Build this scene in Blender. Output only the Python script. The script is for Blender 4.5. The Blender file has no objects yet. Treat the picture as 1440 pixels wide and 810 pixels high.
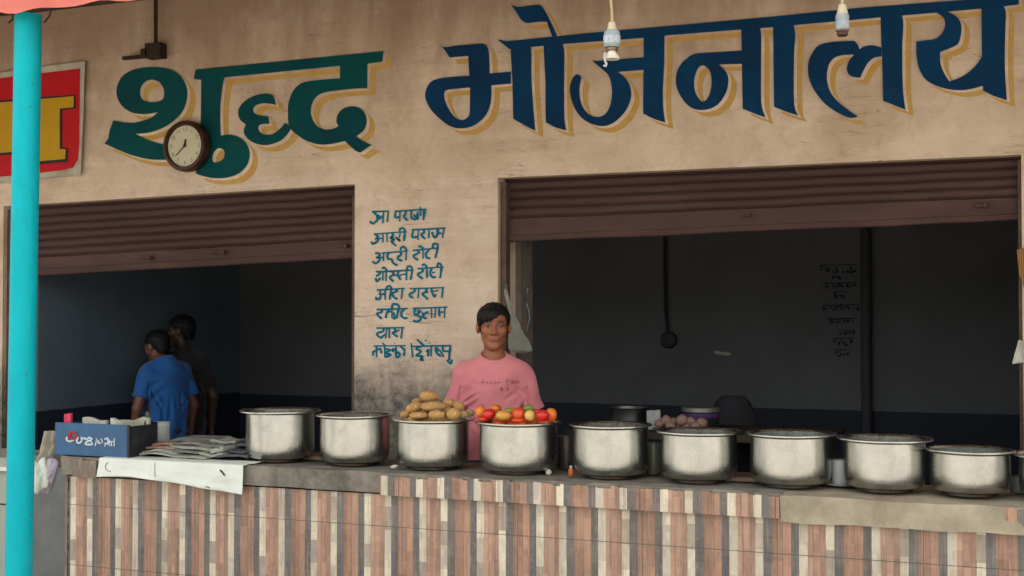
import bpy, bmesh, math, random
import numpy as np
from mathutils import Vector, Matrix, noise
from mathutils.geometry import tessellate_polygon
from mathutils.bvhtree import BVHTree

random.seed(7)
SC = bpy.context.scene
COL = SC.collection
R = math.radians

# ------------------------------------------------------------------ camera
YAW, PITCH, F = R(22.16), math.atan(40 / 1800.0), 1800.0
EYE = Vector((0, -6.2, 1.55))
cam_d = bpy.data.cameras.new('camera')
cam = bpy.data.objects.new('camera', cam_d)
COL.objects.link(cam)
cam.location = EYE
cam.rotation_euler = (R(90) + PITCH, 0, YAW)
cam_d.sensor_width = 36
cam_d.lens = 45
cam_d.clip_start = 0.05
cam_d.clip_end = 3000
SC.camera = cam

# ------------------------------------------------------------------ sky, sun, exposure
SUN_EL, SUN_AZ = R(62), R(20)          # azimuth measured from +Y (behind the building) towards +X
w = bpy.data.worlds.new('World')
SC.world = w
w.use_nodes = True
nt = w.node_tree
nt.nodes.clear()
sky = nt.nodes.new('ShaderNodeTexSky')
sky.sky_type = 'NISHITA'
sky.sun_disc = False
sky.sun_elevation = SUN_EL
sky.sun_rotation = SUN_AZ
sky.air_density = 1.0
sky.dust_density = 4.0
hsv = nt.nodes.new('ShaderNodeHueSaturation')      # overcast: most of the blue is gone
hsv.inputs['Saturation'].default_value = 0.25
tint = nt.nodes.new('ShaderNodeMix')
tint.data_type = 'RGBA'
tint.blend_type = 'MULTIPLY'
tint.inputs[0].default_value = 1.0
tint.inputs[7].default_value = (1.0, 0.98, 0.915, 1)
bg = nt.nodes.new('ShaderNodeBackground')
bg.inputs['Strength'].default_value = 0.15
wo = nt.nodes.new('ShaderNodeOutputWorld')
nt.links.new(sky.outputs[0], hsv.inputs['Color'])
nt.links.new(hsv.outputs[0], tint.inputs[6])
nt.links.new(tint.outputs[2], bg.inputs['Color'])
nt.links.new(bg.outputs[0], wo.inputs['Surface'])

sd = bpy.data.lights.new('sun', 'SUN')
sd.energy = 1.4
sd.angle = R(14)
sd.color = (1.0, 0.96, 0.90)
sun = bpy.data.objects.new('sun', sd)
COL.objects.link(sun)
sdir = Vector((math.sin(SUN_AZ) * math.cos(SUN_EL), math.cos(SUN_AZ) * math.cos(SUN_EL), math.sin(SUN_EL)))
sun.rotation_euler = sdir.to_track_quat('Z', 'Y').to_euler()
sun.location = (0, 0, 12)

SC.view_settings.view_transform = 'Standard'
SC.view_settings.look = 'None'
SC.view_settings.exposure = 2.17
SC.view_settings.gamma = 1
SC.view_settings.use_curve_mapping = False

# ------------------------------------------------------------------ measuring from the photo
_fh = Vector((-math.sin(YAW), math.cos(YAW), 0))
_r = Vector((math.cos(YAW), math.sin(YAW), 0))
_f = _fh * math.cos(PITCH) + Vector((0, 0, 1)) * math.sin(PITCH)
_u = -_fh * math.sin(PITCH) + Vector((0, 0, 1)) * math.cos(PITCH)


def ray(px, py):
    return _f * F + _r * (px - 720) - _u * (py - 405)


def UY(px, py, Y):
    d = ray(px, py)
    return EYE + d * ((Y - EYE.y) / d.y)


def UZ(px, py, Z):
    d = ray(px, py)
    return EYE + d * ((Z - EYE.z) / d.z)


def UX(px, py, X):
    d = ray(px, py)
    return EYE + d * ((X - EYE.x) / d.x)


def depth(p):
    return (Vector(p) - EYE).dot(_f)


def mpp(p):                       # metres per photo pixel at a point
    return depth(p) / F


# ------------------------------------------------------------------ scene helpers
def tag(o, label=None, cat=None, group=None, kind=None):
    if label: o['label'] = label
    if cat: o['category'] = cat
    if group: o['group'] = group
    if kind: o['kind'] = kind
    return o


def thing(name, label, cat, loc=(0, 0, 0), group=None):
    o = bpy.data.objects.new(name, None)
    COL.objects.link(o)
    o.location = loc
    o.empty_display_size = 0.1
    o['_r'] = list(loc)
    return tag(o, label, cat, group)


class MB:
    def __init__(s):
        s.v, s.f = [], []

    def add(s, vs, fs):
        b = len(s.v)
        s.v += [tuple(v) for v in vs]
        s.f += [tuple(i + b for i in f) for f in fs]
        return s

    def box(s, c, size, rz=0.0, M=None):
        vs = []
        for dz in (-.5, .5):
            for dx, dy in ((-.5, -.5), (.5, -.5), (.5, .5), (-.5, .5)):
                p = Vector((dx * size[0], dy * size[1], dz * size[2]))
                if M is not None: p = M @ p
                elif rz: p = Matrix.Rotation(rz, 3, 'Z') @ p
                vs.append(p + Vector(c))
        return s.add(vs, [(3, 2, 1, 0), (4, 5, 6, 7), (0, 1, 5, 4), (1, 2, 6, 5), (2, 3, 7, 6), (3, 0, 4, 7)])

    def lathe(s, prof, c=(0, 0, 0), n=48, M=None, caps=(True, True)):
        vs, fs = [], []
        for (r, z) in prof:
            for k in range(n):
                a = 2 * math.pi * k / n
                p = Vector((r * math.cos(a), r * math.sin(a), z))
                if M is not None: p = M @ p
                vs.append(p + Vector(c))
        for i in range(len(prof) - 1):
            for k in range(n):
                k2 = (k + 1) % n
                fs.append((i * n + k, i * n + k2, (i + 1) * n + k2, (i + 1) * n + k))
        if caps[0]: fs.append(tuple(range(n - 1, -1, -1)))
        if caps[1]: fs.append(tuple((len(prof) - 1) * n + k for k in range(n)))
        return s.add(vs, fs)

    def tube(s, path, r, n=10, caps=True):
        path = [Vector(p) for p in path]
        rr = r if isinstance(r, (list, tuple)) else [r] * len(path)
        vs, fs = [], []
        up = None
        for i, p in enumerate(path):
            t = (path[min(i + 1, len(path) - 1)] - path[max(i - 1, 0)]).normalized()
            if up is None:
                up = Vector((0, 0, 1)) if abs(t.z) < .9 else Vector((1, 0, 0))
            a = t.cross(up).normalized()
            b = a.cross(t).normalized()
            up = b
            for k in range(n):
                q = 2 * math.pi * k / n
                vs.append(p + (a * math.cos(q) + b * math.sin(q)) * rr[i])
        for i in range(len(path) - 1):
            for k in range(n):
                k2 = (k + 1) % n
                fs.append((i * n + k, i * n + k2, (i + 1) * n + k2, (i + 1) * n + k))
        if caps:
            fs.append(tuple(range(n - 1, -1, -1)))
            fs.append(tuple((len(path) - 1) * n + k for k in range(n)))
        return s.add(vs, fs)

    def grid(s, fn, nu, nv):
        vs = [fn(i / nu, j / nv) for j in range(nv + 1) for i in range(nu + 1)]
        fs = [(j * (nu + 1) + i, j * (nu + 1) + i + 1, (j + 1) * (nu + 1) + i + 1, (j + 1) * (nu + 1) + i)
              for j in range(nv) for i in range(nu)]
        return s.add(vs, fs)

    def poly(s, loops, fn):
        """flat filled outline(s) in photo pixels, laid on a plane by fn(px,py)"""
        L = [[Vector((x, y, 0)) for x, y in lp] for lp in loops]
        tris = tessellate_polygon(L)
        flat = [p for lp in loops for p in lp]
        return s.add([fn(x, y) for x, y in flat], tris)


def mesh_obj(name, mb, mat, origin, smooth=None):
    me = bpy.data.meshes.new(name)
    o = Vector(origin)
    me.from_pydata([tuple(Vector(v) - o) for v in mb.v], [], mb.f)
    bm = bmesh.new()
    bm.from_mesh(me)
    bmesh.ops.recalc_face_normals(bm, faces=bm.faces)
    bm.to_mesh(me)
    bm.free()
    if mat: me.materials.append(mat)
    if smooth is not None:
        for p in me.polygons: p.use_smooth = True
        if smooth < 180:
            me.set_sharp_from_angle(angle=R(smooth))
    ob = bpy.data.objects.new(name, me)
    COL.objects.link(ob)
    return ob


def root_of(o):
    while o.parent: o = o.parent
    return Vector(o.get('_r', list(o.location)))


def part(name, mb, mat, parent, smooth=None, label=None, bevel=0):
    o = mesh_obj(name, mb, mat, root_of(parent), smooth)
    o.parent = parent
    if label: o['label'] = label
    if bevel: add_bevel(o, bevel)
    return o


def solo(name, mb, mat, label, cat, group=None, smooth=None, kind=None, bevel=0, mod=None):
    v = np.array(mb.v)
    c = (v.min(0) + v.max(0)) / 2
    org = Vector((c[0], c[1], v[:, 2].min()))
    o = mesh_obj(name, mb, mat, org, smooth)
    o.location = org
    o['_r'] = list(org)
    if bevel: add_bevel(o, bevel)
    return tag(o, label, cat, group, kind)


def add_bevel(o, wdt):
    m = o.modifiers.new('bevel', 'BEVEL')
    m.width = wdt
    m.segments = 2
    m.limit_method = 'ANGLE'
    m.angle_limit = R(40)
    for p in o.data.polygons: p.use_smooth = True
    m.harden_normals = True


# ------------------------------------------------------------------ materials
def lin(c):
    return tuple(((x / 255) / 12.92 if x / 255 <= .04045 else ((x / 255 + .055) / 1.055) ** 2.4) for x in c)


class NT:
    def __init__(s, name):
        s.m = bpy.data.materials.new(name)
        s.m.use_nodes = True
        s.t = s.m.node_tree
        s.p = s.t.nodes['Principled BSDF']

    def n(s, typ, **kw):
        x = s.t.nodes.new(typ)
        for k, v in kw.items(): setattr(x, k, v)
        return x

    def l(s, a, b): s.t.links.new(a, b)

    def pos(s, scale=(1, 1, 1), obj=False, loc=(0, 0, 0), rot=(0, 0, 0)):
        if obj: src = s.n('ShaderNodeTexCoord').outputs['Object']
        else: src = s.n('ShaderNodeNewGeometry').outputs['Position']
        mp = s.n('ShaderNodeMapping')
        mp.inputs['Scale'].default_value = scale
        mp.inputs['Location'].default_value = loc
        mp.inputs['Rotation'].default_value = rot
        s.l(src, mp.inputs['Vector'])
        return mp.outputs[0]

    def noise(s, vec, scale, detail=5, rough=.6, dist=0.0):
        x = s.n('ShaderNodeTexNoise')
        x.inputs['Scale'].default_value = scale
        x.inputs['Detail'].default_value = detail
        x.inputs['Roughness'].default_value = rough
        x.inputs['Distortion'].default_value = dist
        s.l(vec, x.inputs['Vector'])
        return x.outputs['Fac']

    def ramp(s, fac, stops, interp='LINEAR'):
        x = s.n('ShaderNodeValToRGB')
        x.color_ramp.interpolation = interp
        e = x.color_ramp.elements
        while len(e) < len(stops): e.new(1)
        for el, (p, c) in zip(e, stops):
            el.position = p
            el.color = c if len(c) == 4 else (*c, 1)
        s.l(fac, x.inputs[0])
        return x.outputs[0]

    def mask(s, fac, a, b):
        return s.ramp(fac, [(a, (0, 0, 0)), (b, (1, 1, 1))])

    def math(s, op, a, b=None, clamp=False):
        x = s.n('ShaderNodeMath', operation=op)
        x.use_clamp = clamp
        for i, v in enumerate((a, b)):
            if v is None: continue
            if isinstance(v, (int, float)): x.inputs[i].default_value = v
            else: s.l(v, x.inputs[i])
        return x.outputs[0]

    def mix(s, fac, a, b, mode='MIX'):
        x = s.n('ShaderNodeMix', data_type='RGBA', blend_type=mode)
        if isinstance(fac, (int, float)): x.inputs[0].default_value = fac
        else: s.l(fac, x.inputs[0])
        for i, v in ((6, a), (7, b)):
            if isinstance(v, tuple): x.inputs[i].default_value = v if len(v) == 4 else (*v, 1)
            else: s.l(v, x.inputs[i])
        return x.outputs[2]

    def base(s, v):
        if isinstance(v, tuple): s.p.inputs['Base Color'].default_value = (*v[:3], 1)
        else: s.l(v, s.p.inputs['Base Color'])

    def set(s, **kw):
        for k, v in kw.items():
            i = s.p.inputs[k.replace('_', ' ')]
            if isinstance(v, (int, float)): i.default_value = v
            else: s.l(v, i)
        return s

    def bump(s, h, strength=.3, dist=.01):
        b = s.n('ShaderNodeBump')
        b.inputs['Strength'].default_value = strength
        b.inputs['Distance'].default_value = dist
        s.l(h, b.inputs['Height'])
        s.l(b.outputs[0], s.p.inputs['Normal'])


def simple(name, c, rough=.6, metal=0.0, var=.25, scale=12.0, bump=.15, c2=None, obj=True, dirt=None, stretch=(1, 1, 1)):
    m = NT(name)
    v = m.pos(stretch, obj=obj)
    f = m.noise(v, scale, 6, .65)
    a = c
    b = c2 if c2 else tuple(x * (1 - var) for x in c)
    col = m.mix(m.mask(f, .35, .68), a, b)
    if dirt:
        f2 = m.noise(v, scale * .35, 8, .7, .4)
        col = m.mix(m.mask(f2, .52, .72), col, dirt)
    m.base(col)
    m.set(Roughness=rough, Metallic=metal)
    m.p.inputs['Specular IOR Level'].default_value = .5 if rough < .35 else .22
    if bump: m.bump(f, bump, .006)
    return m.m


def facade_mat(name='painted_plaster', tint=1.0):
    m = NT(name)
    v = m.pos()
    vs = m.pos((.35, 1, 4.5))
    c0 = tuple(x * tint for x in (.69, .545, .42))
    c1 = tuple(x * tint for x in (.57, .435, .325))
    c2 = tuple(x * tint for x in (.74, .61, .485))
    a = m.noise(v, 1.3, 6, .6)
    col = m.mix(m.mask(a, .38, .62), c0, c1)
    b = m.noise(vs, 2.2, 7, .65, .3)
    col = m.mix(m.math('MULTIPLY', m.mask(b, .5, .72), .75), col, c2)
    # horizontal trowel streaks and hairline cracks
    vst = m.pos((.7, 1, 16))
    st = m.noise(vst, 1.6, 8, .75, .25)
    col = m.mix(m.math('MULTIPLY', m.mask(st, .62, .78), .42), col, (.30, .205, .135))
    vcr = m.pos((.8, 1, 9))
    cr = m.noise(vcr, 1.1, 4, .6, .6)
    crack = m.math('LESS_THAN', m.math('ABSOLUTE', m.math('SUBTRACT', cr, .5)), .0022)
    gate = m.mask(m.noise(v, 1.7, 3, .5), .5, .56)
    crack = m.math('MULTIPLY', crack, gate)
    col = m.mix(m.math('MULTIPLY', crack, .6), col, (.13, .08, .05))
    big = m.noise(v, .95, 8, .7, .5)
    col = m.mix(m.math('MULTIPLY', m.mask(big, .46, .66), .6), col, (.40, .275, .175))
    sm_ = m.noise(v, 7, 7, .72, .4)
    col = m.mix(m.math('MULTIPLY', m.mask(sm_, .50, .68), .42), col, (.36, .25, .165))
    col = m.mix(m.math('MULTIPLY', m.mask(m.noise(m.pos((1.3, 1, 1.3), loc=(7, 0, 3)), 2.4, 8, .7, .4), .55, .70), .35), col, (.74, .64, .52))
    # brown water stains mixed with the awning's shade, painted darker towards the top
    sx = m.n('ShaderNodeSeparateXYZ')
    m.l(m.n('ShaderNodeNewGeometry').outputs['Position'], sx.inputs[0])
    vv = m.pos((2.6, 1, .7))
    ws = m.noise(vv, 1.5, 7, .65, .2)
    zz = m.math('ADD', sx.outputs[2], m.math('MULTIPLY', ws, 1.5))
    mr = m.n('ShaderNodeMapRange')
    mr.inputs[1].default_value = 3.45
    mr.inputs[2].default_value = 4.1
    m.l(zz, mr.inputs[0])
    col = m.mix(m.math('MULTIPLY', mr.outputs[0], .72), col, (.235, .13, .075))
    # grime patches low on the pillars
    g = m.noise(v, 5.5, 9, .72, .3)
    zg = m.math('SUBTRACT', sx.outputs[2], m.math('MULTIPLY', g, .75))
    mr2 = m.n('ShaderNodeMapRange')
    mr2.inputs[1].default_value = .98
    mr2.inputs[2].default_value = .70
    m.l(zg, mr2.inputs[0])
    gcol = m.mix(m.mask(m.noise(v, 22, 6, .7), .4, .65), (.23, .205, .165), (.06, .052, .043))
    col = m.mix(mr2.outputs[0], col, gcol)
    # specks, nail holes
    vo = m.n('ShaderNodeTexVoronoi', feature='F1')
    vo.inputs['Scale'].default_value = 6.5
    m.l(v, vo.inputs['Vector'])
    wn = m.n('ShaderNodeTexWhiteNoise', noise_dimensions='3D')
    m.l(vo.outputs['Position'], wn.inputs['Vector'])
    lim = m.math('MULTIPLY', m.math('SUBTRACT', wn.outputs[0], .60, True), .13)
    sp = m.math('LESS_THAN', m.math('ADD', vo.outputs['Distance'], m.math('MULTIPLY', m.noise(v, 60, 2), .04)), m.math('ADD', lim, .015))
    col = m.mix(m.math('MULTIPLY', sp, .75), col, (.10, .06, .045))
    m.base(col)
    m.set(Roughness=.85)
    h = m.math('ADD', m.math('MULTIPLY', st, .8), m.math('ADD', m.noise(v, 40, 5, .7), m.math('MULTIPLY', a, 3)))
    h = m.math('SUBTRACT', h, m.math('MULTIPLY', crack, .8))
    m.bump(h, .45, .008)
    return m.m


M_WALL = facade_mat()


def paint_mat(name, c, c2):
    m = NT(name)
    v = m.pos()
    col = m.mix(m.mask(m.noise(v, 3, 5, .6), .4, .65), c, c2)
    vst = m.pos((.9, 1, 18))
    st = m.noise(vst, 2.2, 8, .75, .2)
    col = m.mix(m.math('MULTIPLY', m.mask(st, .63, .74), .5), col, (.17, .13, .09))
    m.base(col)
    m.set(Roughness=.75)
    m.p.inputs['Specular IOR Level'].default_value = .12
    m.bump(m.math('ADD', st, m.noise(v, 45, 4, .7)), .3, .006)
    return m.m


M_GREEN = paint_mat('green_paint', (.001, .068, .070), (.001, .045, .060))
M_BLUE = paint_mat('blue_paint', (.002, .042, .115), (.003, .028, .08))
M_MENU = paint_mat('teal_paint', (.002, .115, .185), (.004, .15, .22))


def ochre_mat():
    m = NT('ochre_paint')
    v = m.pos()
    st = m.noise(m.pos((1, 1, 3)), 9, 7, .7, .3)
    col = m.mix(m.mask(st, .3, .62), (.50, .265, .035), (.52, .33, .11))
    m.base(col)
    m.set(Roughness=.8)
    m.bump(m.noise(v, 40, 5, .7), .3, .006)
    return m.m


M_OCHRE = ochre_mat()
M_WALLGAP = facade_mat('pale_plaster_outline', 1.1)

M_SHUT = simple('shutter_brown_paint', (.078, .040, .036), .75, .0, .35, 5, .12, c2=(.055, .029, .027), dirt=(.12, .065, .048), stretch=(.25, 1, 1))
M_RUST = simple('rusted_steel', (.045, .028, .022), .7, .3, .4, 25, .2, dirt=(.09, .04, .022))
M_DARKMETAL = simple('dark_steel', (.05, .05, .052), .45, .7, .3, 20, .1)


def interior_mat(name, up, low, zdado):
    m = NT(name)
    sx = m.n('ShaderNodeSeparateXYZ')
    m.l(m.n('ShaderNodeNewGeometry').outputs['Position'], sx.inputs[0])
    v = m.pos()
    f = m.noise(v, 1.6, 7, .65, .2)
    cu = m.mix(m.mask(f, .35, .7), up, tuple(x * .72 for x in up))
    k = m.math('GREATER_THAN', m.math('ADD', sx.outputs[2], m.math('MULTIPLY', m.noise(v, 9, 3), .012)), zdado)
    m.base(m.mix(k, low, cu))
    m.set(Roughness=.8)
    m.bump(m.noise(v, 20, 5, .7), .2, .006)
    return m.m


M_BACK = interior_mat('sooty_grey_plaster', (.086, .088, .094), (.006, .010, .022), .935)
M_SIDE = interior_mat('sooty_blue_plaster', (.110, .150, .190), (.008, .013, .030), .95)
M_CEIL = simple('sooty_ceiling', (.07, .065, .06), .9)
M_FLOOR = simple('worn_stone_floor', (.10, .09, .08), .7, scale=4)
M_CONC = simple('grimy_concrete', (.26, .235, .19), .9, 0, .4, 9, .8, c2=(.13, .115, .09), obj=False, dirt=(.055, .047, .038))
M_CONC2 = simple('pale_mortar', (.42, .36, .26), .9, 0, .25, 7, .8, c2=(.27, .225, .16), obj=False, dirt=(.17, .135, .09))
M_CEMENT = simple('grey_cement_render', (.20, .205, .19), .9, 0, .3, 5, .4, c2=(.14, .145, .135), obj=False)
M_PALEPANEL = simple('pale_grey_panel', (.40, .42, .36), .6, 0, .2, 4, .1, obj=False)
M_WHITETOP = simple('white_laminate', (.72, .72, .68), .4, 0, .1, 8, .05)

TILE_P, TILE_X0 = .278, -4.479


def tile_mat():
    m = NT('strip_tile')
    sx = m.n('ShaderNodeSeparateXYZ')
    m.l(m.n('ShaderNodeNewGeometry').outputs['Position'], sx.inputs[0])
    x, z = sx.outputs[0], sx.outputs[2]
    u = m.math('DIVIDE', m.math('SUBTRACT', x, TILE_X0), TILE_P)
    fr = m.math('FRACT', m.math('ADD', u, 100))
    cell = m.math('FLOOR', u)
    cream, pink, dark, brown, taupe = (.64, .56, .43), (.42, .245, .17), (.135, .122, .115), (.35, .19, .125), (.38, .31, .24)
    stops = [(0, cream), (.12, tuple(a * 1.08 for a in pink)), (.185, tuple(a * .74 for a in pink)), (.20, pink), (.29, tuple(a * .8 for a in pink)), (.375, cream), (.49, dark), (.618, tuple(a * .86 for a in brown)), (.66, brown), (.76, tuple(a * .78 for a in brown)), (.775, tuple(a * 1.15 for a in brown)), (.885, dark)]
    strip = m.ramp(fr, stops, 'CONSTANT')
    ids = [(0, (.0, 0, 0)), (.12, (.15,) * 3), (.20, (.2,) * 3), (.29, (.3,) * 3), (.375, (.45,) * 3), (.49, (.6,) * 3), (.618, (.75,) * 3), (.775, (.85,) * 3), (.885, (.95,) * 3)]
    sid = m.ramp(fr, ids, 'CONSTANT')
    sidf = m.math('MULTIPLY', sid, 37.0)
    # bricks inside each strip
    wn0 = m.n('ShaderNodeTexWhiteNoise', noise_dimensions='2D')
    cv0 = m.n('ShaderNodeCombineXYZ')
    m.l(sidf, cv0.inputs[0])
    m.l(cell, cv0.inputs[1])
    m.l(cv0.outputs[0], wn0.inputs['Vector'])
    zz = m.math('ADD', m.math('DIVIDE', z, .105), m.math('MULTIPLY', wn0.outputs[0], 1.0))
    row = m.math('FLOOR', zz)
    cv = m.n('ShaderNodeCombineXYZ')
    m.l(sidf, cv.inputs[0])
    m.l(cell, cv.inputs[1])
    m.l(row, cv.inputs[2])
    wn = m.n('ShaderNodeTexWhiteNoise', noise_dimensions='3D')
    m.l(cv.outputs[0], wn.inputs['Vector'])
    cvf = m.n('ShaderNodeCombineXYZ')
    m.l(m.math('ADD', sidf, cell), cvf.inputs[0])
    m.l(m.math('FLOOR', m.math('DIVIDE', x, .021)), cvf.inputs[1])
    m.l(m.math('FLOOR', m.math('DIVIDE', z, .035)), cvf.inputs[2])
    wnf = m.n('ShaderNodeTexWhiteNoise', noise_dimensions='3D')
    m.l(cvf.outputs[0], wnf.inputs['Vector'])
    # second cream strip alternates with taupe bricks; every brick its own tone
    isc = m.math('LESS_THAN', m.math('ABSOLUTE', m.math('SUBTRACT', sid, .45)), .03)
    isc1 = m.math('LESS_THAN', sid, .05)
    wnz = m.n('ShaderNodeTexWhiteNoise', noise_dimensions='2D')
    cvz = m.n('ShaderNodeCombineXYZ')
    m.l(sidf, cvz.inputs[0])
    m.l(row, cvz.inputs[1])
    m.l(cvz.outputs[0], wnz.inputs['Vector'])
    par = m.math('LESS_THAN', m.math('FRACT', m.math('MULTIPLY', m.math('ADD', row, 200.0), .5)), .25)
    t1 = m.math('MULTIPLY', isc, m.math('MULTIPLY', par, m.math('GREATER_THAN', wnz.outputs[0], .12)))
    t2 = m.math('MULTIPLY', isc1, m.math('GREATER_THAN', wnz.outputs[0], .82))
    col = m.mix(m.math('MULTIPLY', m.math('ADD', t1, t2, True), .85), strip, taupe)
    br = m.math('ADD', m.math('ADD', m.math('MULTIPLY', wn.outputs[0], .36), .70), m.math('MULTIPLY', wnf.outputs[0], .18))
    cb = m.n('ShaderNodeCombineXYZ')
    for i in range(3): m.l(br, cb.inputs[i])
    col = m.mix(1.0, col, cb.outputs[0], 'MULTIPLY')
    gn = m.noise(m.pos((70, 1, 3)), 1.5, 6, .7, .2)
    col = m.mix(1.0, col, m.ramp(gn, [(.32, (.68, .66, .66)), (.5, (1, 1, 1)), (.66, (1.0, 1.0, 1.0))]), 'MULTIPLY')
    col = m.mix(m.math('MULTIPLY', m.mask(gn, .54, .70), .35), col, (.48, .36, .27))
    v = m.pos((6, 6, 1))
    gr = m.noise(v, 8, 7, .7, .3)
    col = m.mix(m.math('MULTIPLY', m.mask(gr, .48, .75), .35), col, (.20, .125, .085))
    col = m.mix(m.math('MULTIPLY', m.mask(m.noise(m.pos(), 30, 6, .7), .52, .75), .35), col, (.42, .33, .24))
    dirt = m.noise(m.pos((2, 1, .8)), 3, 8, .7, .3)
    col = m.mix(m.math('MULTIPLY', m.mask(dirt, .5, .75), .4), col, (.12, .095, .075))
    # tile joints
    fz = m.math('FRACT', m.math('ADD', m.math('DIVIDE', m.math('SUBTRACT', z, .606), .30), 10))
    j1 = m.math('LESS_THAN', fz, .011)
    fx = m.math('FRACT', m.math('ADD', m.math('DIVIDE', m.math('SUBTRACT', x, TILE_X0 + .19), TILE_P * 2), 50))
    j2 = m.math('LESS_THAN', fx, .006)
    j = m.math('MAXIMUM', j1, j2)
    col = m.mix(m.math('MULTIPLY', j, .85), col, (.07, .055, .045))
    m.base(col)
    m.set(Roughness=m.ramp(gr, [(.3, (.20,) * 3), (.7, (.48,) * 3)]))
    h = m.math('ADD', m.math('MULTIPLY', wn.outputs[0], .5), m.math('MULTIPLY', gr, .7))
    h = m.math('SUBTRACT', h, m.math('MULTIPLY', j, 1.2))
    m.bump(h, .35, .006)
    return m.m


M_TILE = tile_mat()


def steel_mat():
    m = NT('brushed_steel')
    v = m.pos((1, 1, 1), obj=True)
    vz = m.pos((8, 8, .5), obj=True)
    br = m.noise(vz, 4, 6, .7)
    bl = m.noise(v, 9, 6, .65, .3)
    oi = m.n('ShaderNodeObjectInfo')
    col = m.mix(m.mask(bl, .38, .7), (.50, .505, .485), (.38, .38, .36))
    col = m.mix(m.math('MULTIPLY', m.mask(br, .5, .7), .3), col, (.44, .42, .385))
    sp = m.noise(m.pos((1, 1, .35), obj=True), 20, 5, .75, .4)
    col = m.mix(m.math('MULTIPLY', m.mask(sp, .68, .78), .35), col, (.24, .21, .17))
    m.base(col)
    m.set(Metallic=1.0, Roughness=m.ramp(m.math('ADD', m.math('MULTIPLY', bl, .6), m.math('MULTIPLY', br, .4)), [(.3, (.17,) * 3), (.7, (.33,) * 3)]))
    m.bump(m.math('ADD', m.math('MULTIPLY', br, 1.6), m.math('MULTIPLY', bl, .25)), .2, .004)
    m.set(Anisotropic=.5)
    return m.m


M_STEEL = steel_mat()


def teal_mat():
    m = NT('turquoise_enamel')
    v = m.pos((1, 1, .35), obj=True)
    f = m.noise(v, 8, 7, .7, .2)
    col = m.mix(m.mask(f, .35, .7), (.001, .40, .46), (.002, .31, .37))
    g = m.noise(m.pos((3, 3, .6), obj=True), 3, 8, .75, .4)
    col = m.mix(m.math('MULTIPLY', m.mask(g, .55, .72), .5), col, (.03, .17, .19))
    chip = m.noise(m.pos((1, 1, .7), obj=True), 26, 5, .7, .5)
    col = m.mix(m.math('MULTIPLY', m.mask(chip, .67, .69), .85), col, (.10, .07, .05))
    dust = m.noise(m.pos((1.5, 1.5, .25), obj=True, loc=(4, 2, 0)), 6, 8, .75, .5)
    col = m.mix(m.math('MULTIPLY', m.mask(dust, .58, .78), .3), col, (.08, .33, .35))
    m.base(col)
    m.set(Roughness=.5)
    m.p.inputs['Specular IOR Level'].default_value = .12
    m.bump(f, .12, .004)
    return m.m


M_TEAL = teal_mat()


def cloth_mat(name, c, c2, transl=0.0, rough=.9, scale=6, weave=600.0):
    m = NT(name)
    v = m.pos((1, 1, 1), obj=True)
    f = m.noise(v, scale, 7, .65, .3)
    col = m.mix(m.mask(f, .4, .68), c, c2)
    m.base(col)
    m.set(Roughness=rough)
    m.bump(m.math('ADD', m.math('MULTIPLY', f, 2), m.noise(v, 90, 3, .6)), .25, .004)
    if transl:
        tr = m.n('ShaderNodeBsdfTranslucent')
        m.l(col, tr.inputs['Color'])
        mx = m.n('ShaderNodeMixShader')
        mx.inputs[0].default_value = transl
        out = [n for n in m.t.nodes if n.type == 'OUTPUT_MATERIAL'][0]
        m.l(m.p.outputs[0], mx.inputs[1])
        m.l(tr.outputs[0], mx.inputs[2])
        m.l(mx.outputs[0], out.inputs['Surface'])
    return m.m


M_AWN = cloth_mat('red_tarpaulin', (.66, .17, .135), (.56, .13, .10), .08, .7, 3)
M_WCLOTH = cloth_mat('white_oilcloth', (.80, .82, .74), (.74, .75, .66), .1, .75, 5)
M_BEIGECLOTH = cloth_mat('dusty_beige_cloth', (.36, .32, .25), (.22, .19, .15), 0, .95, 8)
M_LILAC = cloth_mat('lilac_plastic', (.56, .49, .58), (.44, .38, .47), .3, .4, 8)
M_BAG = cloth_mat('clear_polythene', (.50, .52, .45), (.36, .38, .32), .4, .3, 10)
M_BAG.node_tree.nodes['Principled BSDF'].inputs['Alpha'].default_value = .6
M_PAPER = cloth_mat('news_paper', (.58, .55, .46), (.44, .41, .34), 0, .9, 25)

# ================================================================== SETTING
g = MB()
g.grid(lambda u, v: (-400 + 800 * u, -600 + 640 * v, 0), 8, 8)
solo('ground', g, simple('dusty_earth', (.32, .295, .25), .95, 0, .3, .8, .3, obj=False), None, None, kind='structure')

WZ = lambda px, py, off=0.0: UY(px, py, -off)
B = thing('roadside_eatery', 'cream plastered roadside eatery with two raised shutters and big painted Hindi lettering', 'building', (-3, 0, 0))

# facade with its two openings
LT0, LT1 = WZ(5, 290), WZ(499, 259)
RT0, RT1 = WZ(700, 250), WZ(1436, 217.5)
XL, XA, XB, XR = LT0.x, LT1.x, RT0.x, RT1.x
TH = .25


def facade():
    mb = MB()
    out = [(-11, 0), (XL, 0), (XL, LT0.z), (XA, LT1.z), (XA, 0), (XB, 0), (XB, RT0.z), (XR, RT1.z), (XR, 0), (3.5, 0), (3.5, 4.3), (-11, 4.3)]
    tris = tessellate_polygon([[Vector((x, z, 0)) for x, z in out]])
    n = len(out)
    mb.add([(x, 0, z) for x, z in out], tris)
    mb.add([(x, TH, z) for x, z in out], tris)
    mb.add([(x, 0, z) for x, z in out] + [(x, TH, z) for x, z in out], [(i, (i + 1) % n, n + (i + 1) % n, n + i) for i in range(n)])
    return mb


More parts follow.
